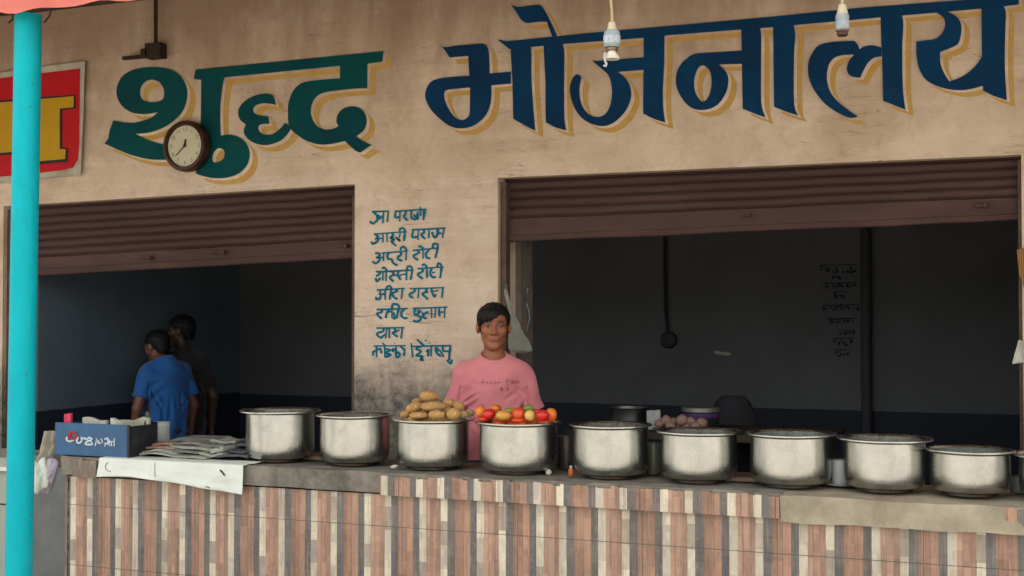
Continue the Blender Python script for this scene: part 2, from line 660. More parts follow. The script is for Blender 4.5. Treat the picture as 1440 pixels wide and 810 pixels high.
o = part('facade_wall', facade(), M_WALL, B)
me = o.data
bm = bmesh.new(); bm.from_mesh(me)
bmesh.ops.remove_doubles(bm, verts=bm.verts, dist=1e-5)
bmesh.ops.recalc_face_normals(bm, faces=bm.faces)
bm.to_mesh(me); bm.free()

IX0, IX1, IY1, IZ = -5.90, 1.6, 2.5, 3.2
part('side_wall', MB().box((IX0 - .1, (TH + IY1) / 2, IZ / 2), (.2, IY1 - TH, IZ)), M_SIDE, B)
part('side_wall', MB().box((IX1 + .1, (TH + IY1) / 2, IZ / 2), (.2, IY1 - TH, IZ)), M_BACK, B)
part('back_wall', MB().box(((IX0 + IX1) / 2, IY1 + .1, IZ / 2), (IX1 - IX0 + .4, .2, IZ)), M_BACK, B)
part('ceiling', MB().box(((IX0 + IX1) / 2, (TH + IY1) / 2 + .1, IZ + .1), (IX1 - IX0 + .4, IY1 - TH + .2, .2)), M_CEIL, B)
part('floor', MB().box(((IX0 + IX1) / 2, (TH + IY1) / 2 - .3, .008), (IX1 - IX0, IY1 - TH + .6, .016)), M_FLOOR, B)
part('roof', MB().box((-3.75, 1.45, 4.37), (14.9, 3.3, .14)), M_CONC, B)
pil = UY(1218, 450, IY1 - .05)
part('drain_pipe', MB().lathe([(.034, .02), (.034, IZ - .02)], (pil.x, IY1 - .045, 0), 16), simple('dark_pipe', (.045, .045, .048), .7), B, smooth=60)

cz = UY(935, 330, IY1 - .02)
cj = UY(940, 478, IY1 - .02)
cond = part('wall_cable', MB().tube([(cz.x, IY1 - .02, 2.9), (cz.x, IY1 - .02, 1.9), (cz.x + .006, IY1 - .02, 1.6), (cj.x, IY1 - .02, cj.z)], .012, 8), simple('black_cable', (.012, .012, .012), .6), B, smooth=60)
Mj = Matrix.Rotation(R(90), 3, 'X')
part('junction_box', MB().lathe([(.055, 0), (.06, .012), (.052, .035), (.02, .045)], (cj.x, IY1 - .001, cj.z), 24, Mj), simple('grey_box', (.035, .03, .028), .6), cond, smooth=50)

# old notes brushed on the back wall
M_NOTE = simple('faded_ink', (.008, .014, .02), .8)


def smooth_line(pts, sub=5):
    if len(pts) < 3: return pts
    out = []
    n = len(pts)
    for i in range(n - 1):
        p0, p1, p2, p3 = pts[max(i - 1, 0)], pts[i], pts[i + 1], pts[min(i + 2, n - 1)]
        for k in range(sub):
            t = k / sub
            out.append(tuple(.5 * (2 * p1[a] + (p2[a] - p0[a]) * t + (2 * p0[a] - 5 * p1[a] + 4 * p2[a] - p3[a]) * t * t + (3 * p1[a] - p0[a] - 3 * p2[a] + p3[a]) * t ** 3) for a in (0, 1)))
    out.append(tuple(pts[-1]))
    return out


_lift = [0]


def strokes(mb, lines, width, fn, sub=4, jitter=.18):
    """brush strokes: ribbons of given pixel width on the surface fn(px,py,lift)"""
    for ln in lines:
        p = smooth_line(ln, sub)
        if len(p) == 1: p = [p[0], (p[0][0] + width * .7, p[0][1] + width * .4)]
        _lift[0] = (_lift[0] + 1) % 40
        lf = _lift[0] * .00006
        vs, n = [], len(p)
        for i in range(n):
            a, b = p[max(i - 1, 0)], p[min(i + 1, n - 1)]
            dx, dy = b[0] - a[0], b[1] - a[1]
            L = math.hypot(dx, dy) or 1
            wd = width * (1 + jitter * math.sin(i * 1.7 + p[0][0])) * (.72 if i in (0, n - 1) else 1) / 2
            nx, ny = -dy / L * wd, dx / L * wd
            vs.append(fn(p[i][0] + nx, p[i][1] + ny, lf))
            vs.append(fn(p[i][0] - nx, p[i][1] - ny, lf))
        mb.add(vs, [(2 * i, 2 * i + 1, 2 * i + 3, 2 * i + 2) for i in range(n - 1)])
    return mb


rn = random.Random(3)
nb = MB()
for (x0, x1, y, hh) in ((1153, 1205, 378, 11), (1168, 1180, 391, 4), (1156, 1206, 402, 8), (1172, 1190, 415, 10), (1157, 1208, 433, 8), (1163, 1205, 452, 8), (1178, 1202, 468, 6), (1170, 1200, 481, 11), (1172, 1196, 496, 9)):
    x = x0
    strokes(nb, [[(x0, y - hh * .45), (x1, y - hh * .55)]], 1.7, lambda a, b, l: UY(a, b, IY1 - .003 - l))
    while x < x1 - 3:
        wd = rn.uniform(4, 8)
        pts = [(x + wd * rn.random(), y + hh * (rn.random() - .45)) for _ in range(4)]
        strokes(nb, [pts], 1.7, lambda a, b, l: UY(a, b, IY1 - .003 - l))
        x += wd
part('wall_note', nb, M_NOTE, B)
nb = MB()
strokes(nb, [[(1004, 495), (1016, 497), (1028, 498)]], 4.5, lambda a, b, l: UY(a, b, IY1 - .003 - l))
part('paper_scrap', nb, simple('scrap', (.34, .32, .27), .9), B)


# ---- shutters
def shutter(x0, z0a, z0b, z1a, z1b, x1, nsl, panel, y):
    """slatted curtain between x0 (header z0a, bottom z1a) and x1 (z0b, z1b); wide plate at the bottom"""
    prof = []                                   # (t 0..1 from top, y offset)
    span = 1 - panel
    for k in range(nsl):
        for q in range(8):
            s_ = q / 8
            t = span * (k + s_) / nsl
            prof.append((t, -.011 * math.sin(math.pi * min(1, s_ / .8)) ** .6 if s_ < .8 else .009))
    prof += [(span, .004), (span + .012, -.014), (1 - .09, -.012), (1 - .085, -.022), (.985, -.024), (1.0, -.018), (1.0, .012)]
    mb = MB()
    nx = 60
    vs = []
    for (t, dy) in prof:
        for i in range(nx + 1):
            u = i / nx
            za, zb = z0a + (z0b - z0a) * u, z1a + (z1b - z1a) * u
            wob = .004 * noise.noise(Vector((u * 9, t * 3, x0)))
            vs.append((x0 + (x1 - x0) * u, y + dy + wob, za + (zb - za) * t + wob))
    fs = [(j * (nx + 1) + i, j * (nx + 1) + i + 1, (j + 1) * (nx + 1) + i + 1, (j + 1) * (nx + 1) + i) for j in range(len(prof) - 1) for i in range(nx)]
    return mb.add(vs, fs)


SY = .085
bl0, bl1 = UY(5, 390, SY), UY(499, 363, SY)
sh1 = part('rolling_shutter', shutter(XL + .012, LT0.z + .03, LT1.z + .03, bl0.z, bl1.z, XA - .006, 7, .25, SY), M_SHUT, B, smooth=35, label='brown slatted shutter rolled up above the left opening')
br0, br1 = UY(735, 340, SY), UY(1436, 310, SY)
sh2 = part('rolling_shutter', shutter(XB + .012, RT0.z + .03, RT1.z + .03, br0.z, br1.z, XR - .006, 5, .34, SY), M_SHUT, B, smooth=35, label='brown slatted shutter rolled up above the right opening')


def latch(par, px, py, wpx, hpx):
    c = UY(px, py, SY - .03)
    k = mpp(c)
    mb = MB().box(c, (wpx * k * .9, .022, hpx * k * .8))
    mb.box(c + Vector((wpx * k * .3, -.012, 0)), (wpx * k * .28, .022, hpx * k * 1.3))
    part('latch', mb, M_SHUT, par, bevel=.003)


latch(sh1, 484, 346, 16, 5)
latch(sh1, 205, 363, 26, 4)
latch(sh1, 307, 355, 30, 4)
latch(sh2, 1380, 289, 20, 6)
latch(sh2, 1050, 303, 14, 4)
# guide rails
for (xa, px, py0, xo) in ((XB, 706, 252, .03), (XL, 0, 0, .03), (XA, 0, 0, -.03), (XR, 0, 0, -.012)):
    mb = MB()
    top = 2.26 if xa in (XB, XR) else 2.22
    mb.box((xa + xo * .55, .035, top / 2), (abs(xo), .006, top))
    mb.box((xa + xo * 1.05, .06, top / 2), (.006, .055, top))
    part('guide_rail', mb, simple('rail_brown', (.11, .07, .052), .6, .1, .3, 12, .1, dirt=(.17, .13, .1), obj=False), B)

# thicker stained reveal behind the right opening's left edge
rv = MB()
rv.box((XB - .12, TH + .09, 1.6), (.30, .175, 3.19))
part('jamb', rv, simple('stained_jamb', (.20, .16, .135), .9, 0, .35, 7, .5, c2=(.12, .09, .08), obj=False, dirt=(.36, .33, .28)), B)
rv = MB()
rv.box((XL + .004, TH * .5 + .02, 1.1), (.012, TH - .05, 2.18))
part('jamb', rv, simple('grey_jamb', (.27, .25, .21), .9, 0, .3, 7, .4, c2=(.19, .17, .14), obj=False), B)
# loose wires by the jamb
wb = MB()
for k, (px, py0, py1) in enumerate(((737, 345, 388), (741, 343, 384), (734, 360, 400), (742, 405, 470))):
    pts = [UY(px + 3 * math.sin(i * 1.3 + k), py0 + (py1 - py0) * i / 6, .40 - .02 * k) for i in range(7)]
    wb.tube(pts, .0045, 6)
part('loose_wire', wb, simple('grey_wire', (.30, .30, .29), .5), B, smooth=80)
c = UY(735, 383, .38)
part('switch_box', MB().box(c + Vector((0, 0, -.01)), (.035, .03, .03)), simple('white_plastic', (.65, .65, .62), .4), B, bevel=.004)
c = UY(742, 462, .42)
part('switch_box', MB().box(c + Vector((0, 0, 0)), (.03, .03, .05)), simple('grey_plastic', (.25, .25, .24), .5), B, bevel=.004)


# ---- big painted lettering
def cr(crops):
    """crop polylines -> photo pixels, corners flagged"""
    out = []
    for (ox, oy, s), pts in crops:
        for p in pts:
            out.append((ox + p[0] / s, oy + p[1] / s, len(p) > 2))
    return out


def spline(pts, sub=7):
    n = len(pts)
    out = []
    for i in range(n):
        p1, p2 = pts[i], pts[(i + 1) % n]
        p0 = p1 if p1[2] else pts[i - 1]
        p3 = p2 if p2[2] else pts[(i + 2) % n]
        if p1[2] and p2[2]:
            out.append(p1[:2])
            continue
        for k in range(sub):
            t = k / sub
            out.append(tuple(.5 * (2 * p1[a] + (p2[a] - p0[a]) * t + (2 * p0[a] - 5 * p1[a] + 4 * p2[a] - p3[a]) * t * t + (3 * p1[a] - p0[a] - 3 * p2[a] + p3[a]) * t ** 3) for a in (0, 1)))
    return out


R1, R2, R3, R4 = (140, 80, 5.064), (230, 80, 4.5), (320, 60, 5.067), (400, 60, 5.0625)
R5, R6, R7, R8 = (590, 0, 4.264), (690, 0, 4.264), (790, 20, 4.5), (930, 10, 4.7625)
R9, R10, R11, R0 = (1060, 0, 4.5), (1130, 0, 4.5), (1270, 0, 4.765), (0, 0, 1.0)
GREEN = [
    [[(R1, [(98, 452, 1), (170, 465), (245, 468), (320, 450), (375, 428), (415, 393, 1), (340, 407), (250, 402), (190, 375), (145, 330), (122, 270), (125, 210), (160, 140), (230, 95), (320, 75), (410, 73), (500, 88), (570, 130), (610, 190), (625, 260), (612, 340), (575, 410), (510, 470), (440, 510), (350, 540), (258, 548, 1), (330, 585), (420, 615), (500, 633), (570, 650, 1), (585, 700, 1), (520, 728), (420, 733), (330, 725), (230, 700), (140, 665), (35, 617, 1), (62, 580, 1), (72, 520, 1)])],
     [(R1, [(380, 163), (430, 185), (457, 235), (455, 290), (430, 312), (370, 322), (310, 305), (288, 260), (300, 205), (335, 172)])]],
    [[(R2, [(203, 80, 1)]), (R4, [(703, 60, 1), (697, 135, 1), (590, 150, 1), (590, 325, 1), (500, 328), (400, 338), (300, 352), (240, 375), (200, 425), (187, 490), (200, 545), (235, 595), (290, 618), (345, 612), (385, 595, 1), (370, 560), (380, 510), (420, 468), (480, 453), (540, 468), (575, 510), (585, 560), (570, 615), (535, 650), (510, 665, 1), (560, 700), (620, 728, 1), (540, 783, 1), (500, 765), (430, 700, 1), (340, 720), (250, 725), (160, 700), (90, 655), (45, 615), (28, 570), (25, 510), (28, 430), (60, 345), (110, 295), (170, 275), (290, 262), (395, 255, 1), (395, 165, 1)]),
      (R2, [(385, 130, 1), (372, 190), (360, 300), (358, 400), (362, 498, 1), (420, 492), (480, 510), (525, 550), (545, 610), (530, 680), (480, 735), (410, 762), (330, 768), (250, 755), (205, 738, 1), (215, 640, 1), (235, 560, 1), (235, 400, 1), (238, 145, 1), (190, 140, 1)])],
     [(R2, [(345, 578), (380, 590), (385, 625), (365, 655), (330, 668), (310, 655), (316, 610)])]],
    [[(R3, [(345, 445, 1), (335, 400), (315, 372), (270, 362), (200, 375), (130, 410), (85, 460), (75, 505), (90, 550), (130, 583, 1), (115, 625), (130, 670), (180, 710), (250, 730), (320, 722), (390, 690), (435, 640), (452, 605), (440, 588, 1), (408, 572, 1), (370, 615), (320, 650), (270, 655), (230, 635), (220, 600), (245, 580), (300, 578, 1), (285, 525, 1), (240, 520), (200, 508), (182, 480), (200, 448), (250, 432), (310, 436)])]],
]
BLUE = [
    [[(R5, [(112, 258, 1), (150, 282), (230, 272), (380, 260, 1), (405, 280), (417, 330), (420, 440, 1), (548, 430, 1), (548, 502, 1), (430, 512, 1), (430, 580), (420, 640), (390, 700), (330, 750), (260, 770), (190, 760), (130, 720), (70, 660), (38, 600), (35, 555), (55, 505), (100, 475), (200, 460), (298, 455, 1), (292, 335, 1), (180, 345, 1), (150, 300)])],
     [(R5, [(303, 525, 1), (240, 530), (165, 540), (148, 560), (155, 610), (185, 670), (220, 708), (255, 720), (285, 705), (300, 670)])]],
    [[(R0, [(698.9, 55.1, 1), (712, 58, 1), (830, 46.2, 1), (950, 35.6, 1), (1090, 23, 1), (1220, 10, 1), (1354, 0, 1), (1433, -8, 1), (1432.6, 6.3, 1), (1408.5, 9.4, 1), (1380, 12.2, 1), (1265.6, 22.2, 1), (1238.9, 24.4, 1), (1115.6, 35.5, 1), (1087.5, 38.3, 1), (1043.4, 41.5, 1), (934, 50, 1), (904.4, 53.3, 1), (791, 62, 1), (716, 69, 1)])]],
    [[(R6, [(120, 250, 1), (235, 250, 1), (243, 300), (245, 480), (255, 640), (268, 785, 1), (200, 750), (135, 712, 1), (130, 500), (120, 300)])]],
    [[(R6, [(320, 250, 1), (420, 250, 1), (440, 300), (440, 500), (442, 700), (453, 782, 1), (390, 765), (345, 740), (330, 715), (328, 500), (318, 290)])]],
    [[(R6, [(120, 25, 1), (160, 42), (220, 35), (290, 27, 1), (320, 55), (360, 130), (400, 215, 1), (370, 220, 1), (335, 130, 1), (280, 132), (215, 138), (180, 115), (155, 75)])]],
    [[(R7, [(180, 278, 1), (215, 295), (350, 285), (522, 272, 1), (522, 352, 1), (355, 365, 1), (400, 400), (430, 450), (440, 510), (425, 570), (390, 630), (330, 685), (265, 708), (190, 695), (120, 650), (75, 580), (52, 500), (55, 440), (75, 395), (100, 380), (125, 400, 1), (112, 460), (115, 530), (135, 590), (175, 635), (230, 650), (275, 630), (305, 580), (318, 500), (310, 430), (290, 380), (240, 335), (205, 305)])]],
    [[(R7, [(518, 100, 1), (650, 100, 1), (648, 300), (640, 480), (643, 600), (655, 685, 1), (590, 665), (530, 635), (515, 600), (518, 300)])]],
    [[(R8, [(544, 290, 1), (544, 380, 1), (385, 385, 1), (420, 415), (445, 460), (448, 510), (430, 580), (380, 650), (310, 685), (230, 685), (170, 650), (120, 580), (98, 510), (105, 430), (140, 370), (170, 345), (200, 322), (260, 308), (400, 300)])],
     [(R8, [(275, 390), (315, 415), (333, 460), (335, 530), (315, 600), (280, 633), (250, 610), (225, 560), (220, 490), (240, 420)])]],
    [[(R8, [(535, 120, 1), (650, 120, 1), (668, 180), (668, 400), (670, 640), (698, 740, 1), (620, 712), (545, 680, 1), (540, 400)])]],
    [[(R9, [(122, 120, 1), (240, 120, 1), (262, 215), (255, 350), (255, 650), (283, 732, 1), (200, 705), (128, 675, 1), (125, 400)])]],
    [[(R10, [(100, 285), (180, 265), (320, 258, 1), (345, 285), (352, 312, 1), (390, 292), (440, 287), (494, 302, 1), (494, 358, 1), (450, 365), (410, 395), (380, 445), (358, 492, 1), (310, 485), (280, 462), (275, 420), (295, 375), (320, 345, 1), (240, 350), (190, 370), (160, 410), (148, 470), (152, 530), (175, 590), (220, 645), (290, 700), (345, 740, 1), (290, 745), (220, 715), (140, 660), (80, 590), (42, 520), (28, 450), (35, 380), (65, 320)])]],
    [[(R10, [(488, 60, 1), (600, 60, 1), (630, 130), (625, 300), (628, 550), (645, 695, 1), (570, 665), (503, 638, 1), (498, 400), (490, 200)])]],
    [[(R11, [(240, 60, 1), (290, 75), (350, 105), (385, 150), (390, 210), (375, 280), (345, 310), (248, 348, 1), (250, 420), (270, 480), (310, 545, 1), (370, 525), (430, 490), (490, 435), (531, 372, 1), (535, 575, 1), (460, 595), (380, 605), (290, 595), (200, 565), (140, 520), (105, 450), (90, 370), (88, 278, 1), (150, 270), (210, 262), (255, 230), (280, 180), (278, 135), (255, 105), (215, 80, 1)])]],
    [[(R11, [(525, 20, 1), (655, 20, 1), (688, 75), (685, 200), (682, 450), (695, 672, 1), (600, 640), (535, 605, 1), (528, 350)])]],
]


def word(name, polys, mat, label):
    loops = [[spline(cr(lp)) for lp in pl] for pl in polys]

    def layer(dx, dy, off, holes=True):
        mb = MB()
        for k, lp in enumerate(loops):
            ls = [[(x + dx, y + dy) for x, y in l] for l in (lp if holes else lp)]
            mb.poly(ls, lambda x, y, k=k: WZ(x, y, off + k * .00012))
        return mb
    w_ = part(name, layer(0, 0, .0075), mat, B, label=label)
    part('letter_shade', layer(11.5, 9.2, .0015), M_OCHRE, w_)
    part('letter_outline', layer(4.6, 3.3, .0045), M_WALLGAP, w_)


word('painted_word', GREEN, M_GREEN, 'green painted Hindi word of the shop name')
word('painted_word', BLUE, M_BLUE, 'dark blue painted Hindi word of the shop name')

M1, M2, M3 = (510, 285, 8.1), (510, 365, 10.12), (510, 425, 8.526)
MENU = [
    (M1, [[(105, 103), (300, 97)], [(130, 105), (155, 140), (185, 150), (170, 190), (125, 235), (90, 225), (88, 205)], [(150, 160), (190, 180), (225, 150)], [(238, 100), (228, 235)], [(292, 98), (278, 220)],
          [(360, 100), (725, 75)], [(375, 105), (370, 170), (420, 160)], [(425, 100), (420, 215)], [(480, 95), (490, 130), (465, 155), (515, 205)], [(555, 90), (555, 165), (600, 200)], [(580, 130), (625, 190), (625, 100)], [(600, 150), (640, 130)], [(655, 50), (660, 150)], [(690, 80), (690, 200)], [(715, 75), (690, 200)]]),
    (M1, [[(125, 357), (500, 330)], [(140, 360), (175, 385), (140, 420)], [(180, 395), (165, 440), (115, 470), (100, 440)], [(180, 415), (230, 400)], [(232, 355), (228, 455)], [(275, 350), (278, 450)], [(330, 345), (350, 380), (315, 400), (360, 420), (325, 440), (385, 495)], [(380, 395), (430, 440), (370, 390)], [(430, 335), (415, 400)], [(420, 330), (430, 295), (465, 295), (480, 335), (468, 440)],
          [(555, 310), (945, 290)], [(575, 315), (565, 395), (625, 385)], [(635, 305), (628, 425)], [(690, 305), (700, 340), (665, 365), (715, 415)], [(755, 300), (752, 405)], [(790, 330), (800, 370), (825, 405)], [(825, 405), (850, 360), (850, 300)], [(860, 300), (865, 345), (900, 350)], [(925, 290), (908, 405)]]),
    (M1, [[(140, 580), (180, 575), (195, 600), (160, 625), (195, 635), (180, 670), (140, 690), (110, 665)], [(185, 630), (240, 620)], [(240, 580), (235, 665)], [(215, 575), (515, 550)], [(300, 575), (280, 600), (290, 640), (335, 640)], [(330, 640), (350, 690), (400, 715)], [(420, 560), (440, 590), (400, 620), (410, 650), (455, 660)], [(495, 550), (490, 655)], [(430, 545), (440, 510), (475, 505), (500, 550)],
          [(570, 545), (860, 515)], [(620, 545), (640, 570), (575, 610), (635, 655)], [(685, 525), (685, 640)], [(630, 500), (665, 500), (690, 530)], [(760, 530), (720, 580), (730, 625), (770, 635)], [(800, 520), (800, 475), (840, 470), (855, 510), (825, 630)]]),
    (M2, [[(190, 175), (710, 150)], [(270, 170), (230, 210), (190, 240)], [(185, 260), (200, 310), (255, 260)], [(290, 165), (285, 300)], [(335, 160), (330, 310)], [(270, 130), (310, 115), (340, 160)], [(395, 165), (440, 200), (385, 260), (440, 310)], [(440, 225), (500, 220)], [(500, 160), (505, 230), (540, 290)], [(520, 240), (560, 210)], [(560, 210), (620, 210)], [(625, 150), (620, 295)], [(630, 150), (640, 100), (680, 100), (705, 150), (680, 290)],
          [(780, 130), (1155, 105)], [(845, 130), (850, 170), (780, 215), (860, 275)], [(840, 85), (880, 70), (910, 120), (915, 265)], [(985, 120), (960, 190), (990, 250), (1040, 245)], [(985, 190), (1030, 180)], [(1060, 110), (1070, 60), (1100, 60), (1120, 110), (1100, 265)]]),
    (M2, [[(200, 435), (600, 410)], [(255, 435), (245, 490), (310, 490)], [(260, 500), (240, 560), (190, 560), (195, 530)], [(320, 425), (320, 575)], [(330, 425), (350, 385), (390, 380), (405, 425), (380, 575)], [(470, 420), (470, 460), (420, 480), (450, 540), (500, 560)], [(480, 410), (500, 460)], [(565, 415), (550, 560)],
          [(665, 415), (1160, 400)], [(725, 415), (740, 450), (660, 500), (720, 550)], [(800, 410), (785, 550)], [(890, 410), (910, 440), (850, 490), (880, 520), (930, 570)], [(880, 470), (930, 470)], [(980, 405), (985, 470), (1030, 540)], [(985, 460), (1080, 440)], [(1030, 530), (1040, 490)], [(1140, 400), (1125, 545)]]),
    (M3, [[(165, 88), (540, 75)], [(215, 85), (230, 115), (170, 140), (230, 200)], [(330, 80), (290, 125), (275, 190)], [(290, 125), (345, 110)], [(350, 80), (350, 190)], [(350, 80), (355, 30), (390, 20), (430, 40), (430, 80), (405, 195)], [(370, 120), (385, 190), (360, 190)], [(500, 80), (460, 130), (480, 185), (540, 190)],
          [(600, 75), (1015, 58)], [(630, 70), (620, 140), (680, 170)], [(650, 100), (690, 110), (650, 150), (700, 190), (650, 235), (605, 215)], [(720, 120), (730, 185), (770, 190)], [(715, 170), (750, 130), (790, 120)], [(825, 65), (825, 190)], [(875, 62), (865, 190)], [(920, 62), (915, 120), (925, 170)], [(920, 120), (970, 115)], [(985, 60), (978, 190)]]),
    (M3, [[(165, 310), (500, 305)], [(250, 310), (240, 350), (170, 375), (215, 425), (270, 380)], [(290, 310), (275, 435)], [(320, 308), (318, 430)], [(370, 308), (395, 340), (360, 370), (420, 415)], [(360, 380), (440, 330)], [(475, 305), (460, 435)]]),
    (M3, [[(130, 525), (515, 520)], [(165, 525), (165, 660)], [(165, 575), (125, 600), (125, 640)], [(165, 575), (210, 560), (225, 615)], [(235, 485), (280, 530)], [(265, 530), (265, 660)], [(275, 560), (330, 575), (270, 610), (340, 630), (265, 660)], [(400, 525), (400, 655), (440, 640), (430, 600), (400, 620)], [(400, 580), (360, 560), (360, 600)], [(440, 520), (500, 575), (490, 645)], [(380, 488), (385, 495)],
          [(580, 490), (600, 660)], [(650, 445), (710, 500), (735, 520)], [(580, 530), (1060, 520)], [(700, 530), (640, 560), (700, 590), (640, 640), (720, 650), (690, 690), (735, 690)], [(760, 600), (790, 570), (780, 650)], [(820, 530), (820, 650)], [(880, 530), (880, 600), (940, 650)], [(860, 570), (900, 560), (880, 620)], [(920, 570), (970, 655)], [(960, 530), (965, 580), (1030, 590)], [(1050, 525), (1035, 665), (1050, 690)], [(1010, 690), (1050, 735), (1070, 690)], [(755, 450), (758, 470)], [(795, 480), (800, 490)]]),
]
for (ox, oy, s), lines in MENU:
    mb = MB()
    strokes(mb, [[(ox + x / s, oy + y / s) for x, y in ln] for ln in lines], 3.15, lambda a, b, l: WZ(a, b, .003 + l))
    part('menu_line', mb, M_MENU, B)

# rusted rod and clamp on the upper wall
rod = thing('rusty_bracket', 'rusty rod with clamp and short arm fixed high on the wall above the green word', 'bracket', WZ(219, 80, .04))
a = WZ(219, -40, .05); b = WZ(219, 72, .05)
part('rod', MB().tube([a, b], .012, 10), M_RUST, rod, smooth=60)
c = WZ(219, 72, .04); k = mpp(c)
part('clamp', MB().box(c, (26 * k, .07, 21 * k)).box(c + Vector((-.06, -.01, -.01)), (.05, .05, .05)), M_RUST, rod, bevel=.004)
part('arm', MB().box(WZ(196, 80, .05), (46 * k * 1.2, .03, 4.5 * k)), M_RUST, rod, bevel=.002)

# ================================================================== COUNTER
CY0, CY1, CT = -1.10, -.55, .85
cl = UY(83, 660, CY0).x
C = thing('tiled_counter', 'long masonry counter faced in brown, cream and grey strip tiles', 'counter', (-1.5, CY0, 0))
rj = random.Random(11)


def rough_bar(x0, x1, y0, y1, z0, z1, nx, amp, seed):
    """a cast bar with uneven faces"""
    mb = MB()
    ring = []
    ny, nz = 6, 4
    for i in range(ny): ring.append((y0 + (y1 - y0) * i / ny, z1))
    for i in range(nz): ring.append((y1, z1 + (z0 - z1) * i / nz))
    for i in range(ny): ring.append((y1 + (y0 - y1) * i / ny, z0))
    for i in range(nz): ring.append((y0, z0 + (z1 - z0) * i / nz))
    n = len(ring)
    vs = []
    for i in range(nx + 1):
        x = x0 + (x1 - x0) * i / nx
        for (y, z) in ring:
            q = Vector((x * 6 + seed, y * 14, z * 22))
            edge = 2.0 if (abs(y - y0) < 1e-6 and (abs(z - z0) < 1e-6 or abs(z - z1) < 1e-6)) else 1
            d = amp * edge
            vs.append((x + (amp * noise.noise(q * 1.3) if i in (0, nx) else 0), y + d * noise.noise(q), z + (d * .7) * noise.noise(q + Vector((9, 3, 1)))))
    fs = [(i * n + k, i * n + (k + 1) % n, (i + 1) * n + (k + 1) % n, (i + 1) * n + k) for i in range(nx) for k in range(n)]
    fs.append(tuple(range(n))); fs.append(tuple(nx * n + k for k in range(n - 1, -1, -1)))
    return mb.add(vs, fs)


part('base', MB().box(((cl + .03 + 2.6) / 2, (CY0 + .03 + CY1) / 2, .375), (2.6 - cl - .03, CY1 - CY0 - .03, .75)), M_TILE, C)
SLB = .754
xj = UY(1097, 700, CY0).x
part('slab', rough_bar(cl, xj, CY0 + .012, CY1 - .02, SLB + .006, CT, 260, .004, 0), M_CONC, C, smooth=40)
part('slab', rough_bar(xj + .001, 2.7, CY0 - .004, CY1 - .02, SLB - .012, CT - .004, 220, .005, 4), M_CONC2, C, smooth=40, label='bare mortar stretch of the slab edge where tiles have come off')
xt0 = UY(535, 680, CY0).x
# row of tile strips on the slab edge, each with its own broken top
def edge_tiles(x0, x1):
    mb = MB()
    x = x0
    while x < x1 - .004:
        wdt = min(rj.choice((.03, .045, .06)), x1 - x)
        zt = CT - .004 - abs(rj.gauss(0, .006))
        zt2 = zt + rj.uniform(-.006, .004)
        y = CY0 - .004 - rj.random() * .0012
        yb = CY0 + .008
        vs = [(x, y, SLB - .002), (x + wdt, y, SLB - .002), (x + wdt, y, zt2), (x, y, zt), (x, yb, SLB - .002), (x + wdt, yb, SLB - .002), (x + wdt, yb, zt2), (x, yb, zt)]
        mb.add(vs, [(0, 1, 2, 3), (5, 4, 7, 6), (3, 2, 6, 7), (1, 0, 4, 5), (0, 3, 7, 4), (2, 1, 5, 6)])
        x += wdt
    return mb
part('edge_tile', edge_tiles(xt0, xj - .002), M_TILE, C)
part('edge_tile', edge_tiles(UY(1414, 720, CY0).x, 1.0), M_TILE, C)
part('edge_tile', edge_tiles(UY(103, 655, CY0).x, UY(136, 655, CY0).x), simple('smeared_tile', (.26, .20, .15), .85, 0, .45, 30, .4, c2=(.15, .12, .095), obj=False, dirt=(.45, .38, .28), stretch=(4, 1, .6)), C, label='grimy tile remnant on the slab below the blue box')
# ragged mortar along the left end of the tiling
mbm = rough_bar(cl + .012, cl + .034, CY0 + .022, CY0 + .10, 0.0, SLB, 2, .004, 8)
mbm = MB()
for i in range(46):
    z = i * .0163
    mbm.box((cl + .024 + .008 * noise.noise(Vector((z * 30, 0, 0))), CY0 + .055, z + .01), (.022, .05, .0165))
part('mortar_edge', mbm, simple('pinkish_mortar', (.30, .20, .15), .9, 0, .4, 14, .5, c2=(.16, .12, .1), obj=False), C)

# ---- low things left of the counter
lg = thing('cement_plinth', 'dark grey cement plinth between the turquoise pole and the tiled counter', 'plinth', (-4.9, -.3, 0))
px0 = UY(36, 700, -.60).x
part('body', MB().box(((px0 + cl + .02) / 2, -.36, .36), (cl + .02 - px0, .5, .72)), M_CEMENT, lg, bevel=.01)
part('body', MB().box(((px0 + cl - .2) / 2 - .02, -.365, .75), (cl - .16 - px0, .47, .06)), M_CEMENT, lg, bevel=.01)
cb = thing('pale_cabinet', 'low pale grey cabinet with a white top at the left edge behind the turquoise pole', 'cabinet', (-6.2, -.6, 0))
part('body', MB().box((px0 - .62, -.42, .38), (1.2, .4, .76)), M_PALEPANEL, cb, bevel=.008)
tz = UY(15, 657, -.64).z
part('top', MB().box((px0 - .62, -.43, tz - .012), (1.23, .44, .025)), M_WHITETOP, cb, bevel=.004)
part('panel_gap', MB().box((px0 - .62, -.6215, .50), (1.17, .004, .008)), M_DARKMETAL, cb)

# ================================================================== POLE + AWNING
PT, PB = UY(40, 12, -1.9), UY(26.5, 800, -1.9)
dirp = (PB - PT) / (PB.z - PT.z)
P0 = PT + dirp * (0 - PT.z)
P1 = PT + dirp * (2.85 - PT.z)
pole = thing('awning_pole', 'leaning turquoise painted steel pole holding up the red awning at the left', 'pole', P0)
part('shaft', MB().tube([P0 + (P1 - P0) * t for t in [i / 12 for i in range(13)]], .0565, 28), M_TEAL, pole, smooth=60)
part('base_plate', MB().box(P0 + Vector((0, 0, .008)), (.2, .2, .016)), M_TEAL, pole, bevel=.003)

AW = thing('red_awning', 'salmon red tarpaulin awning hung over the shop front', 'awning', (-3, -2.0, 2.9))
EZ = 2.0


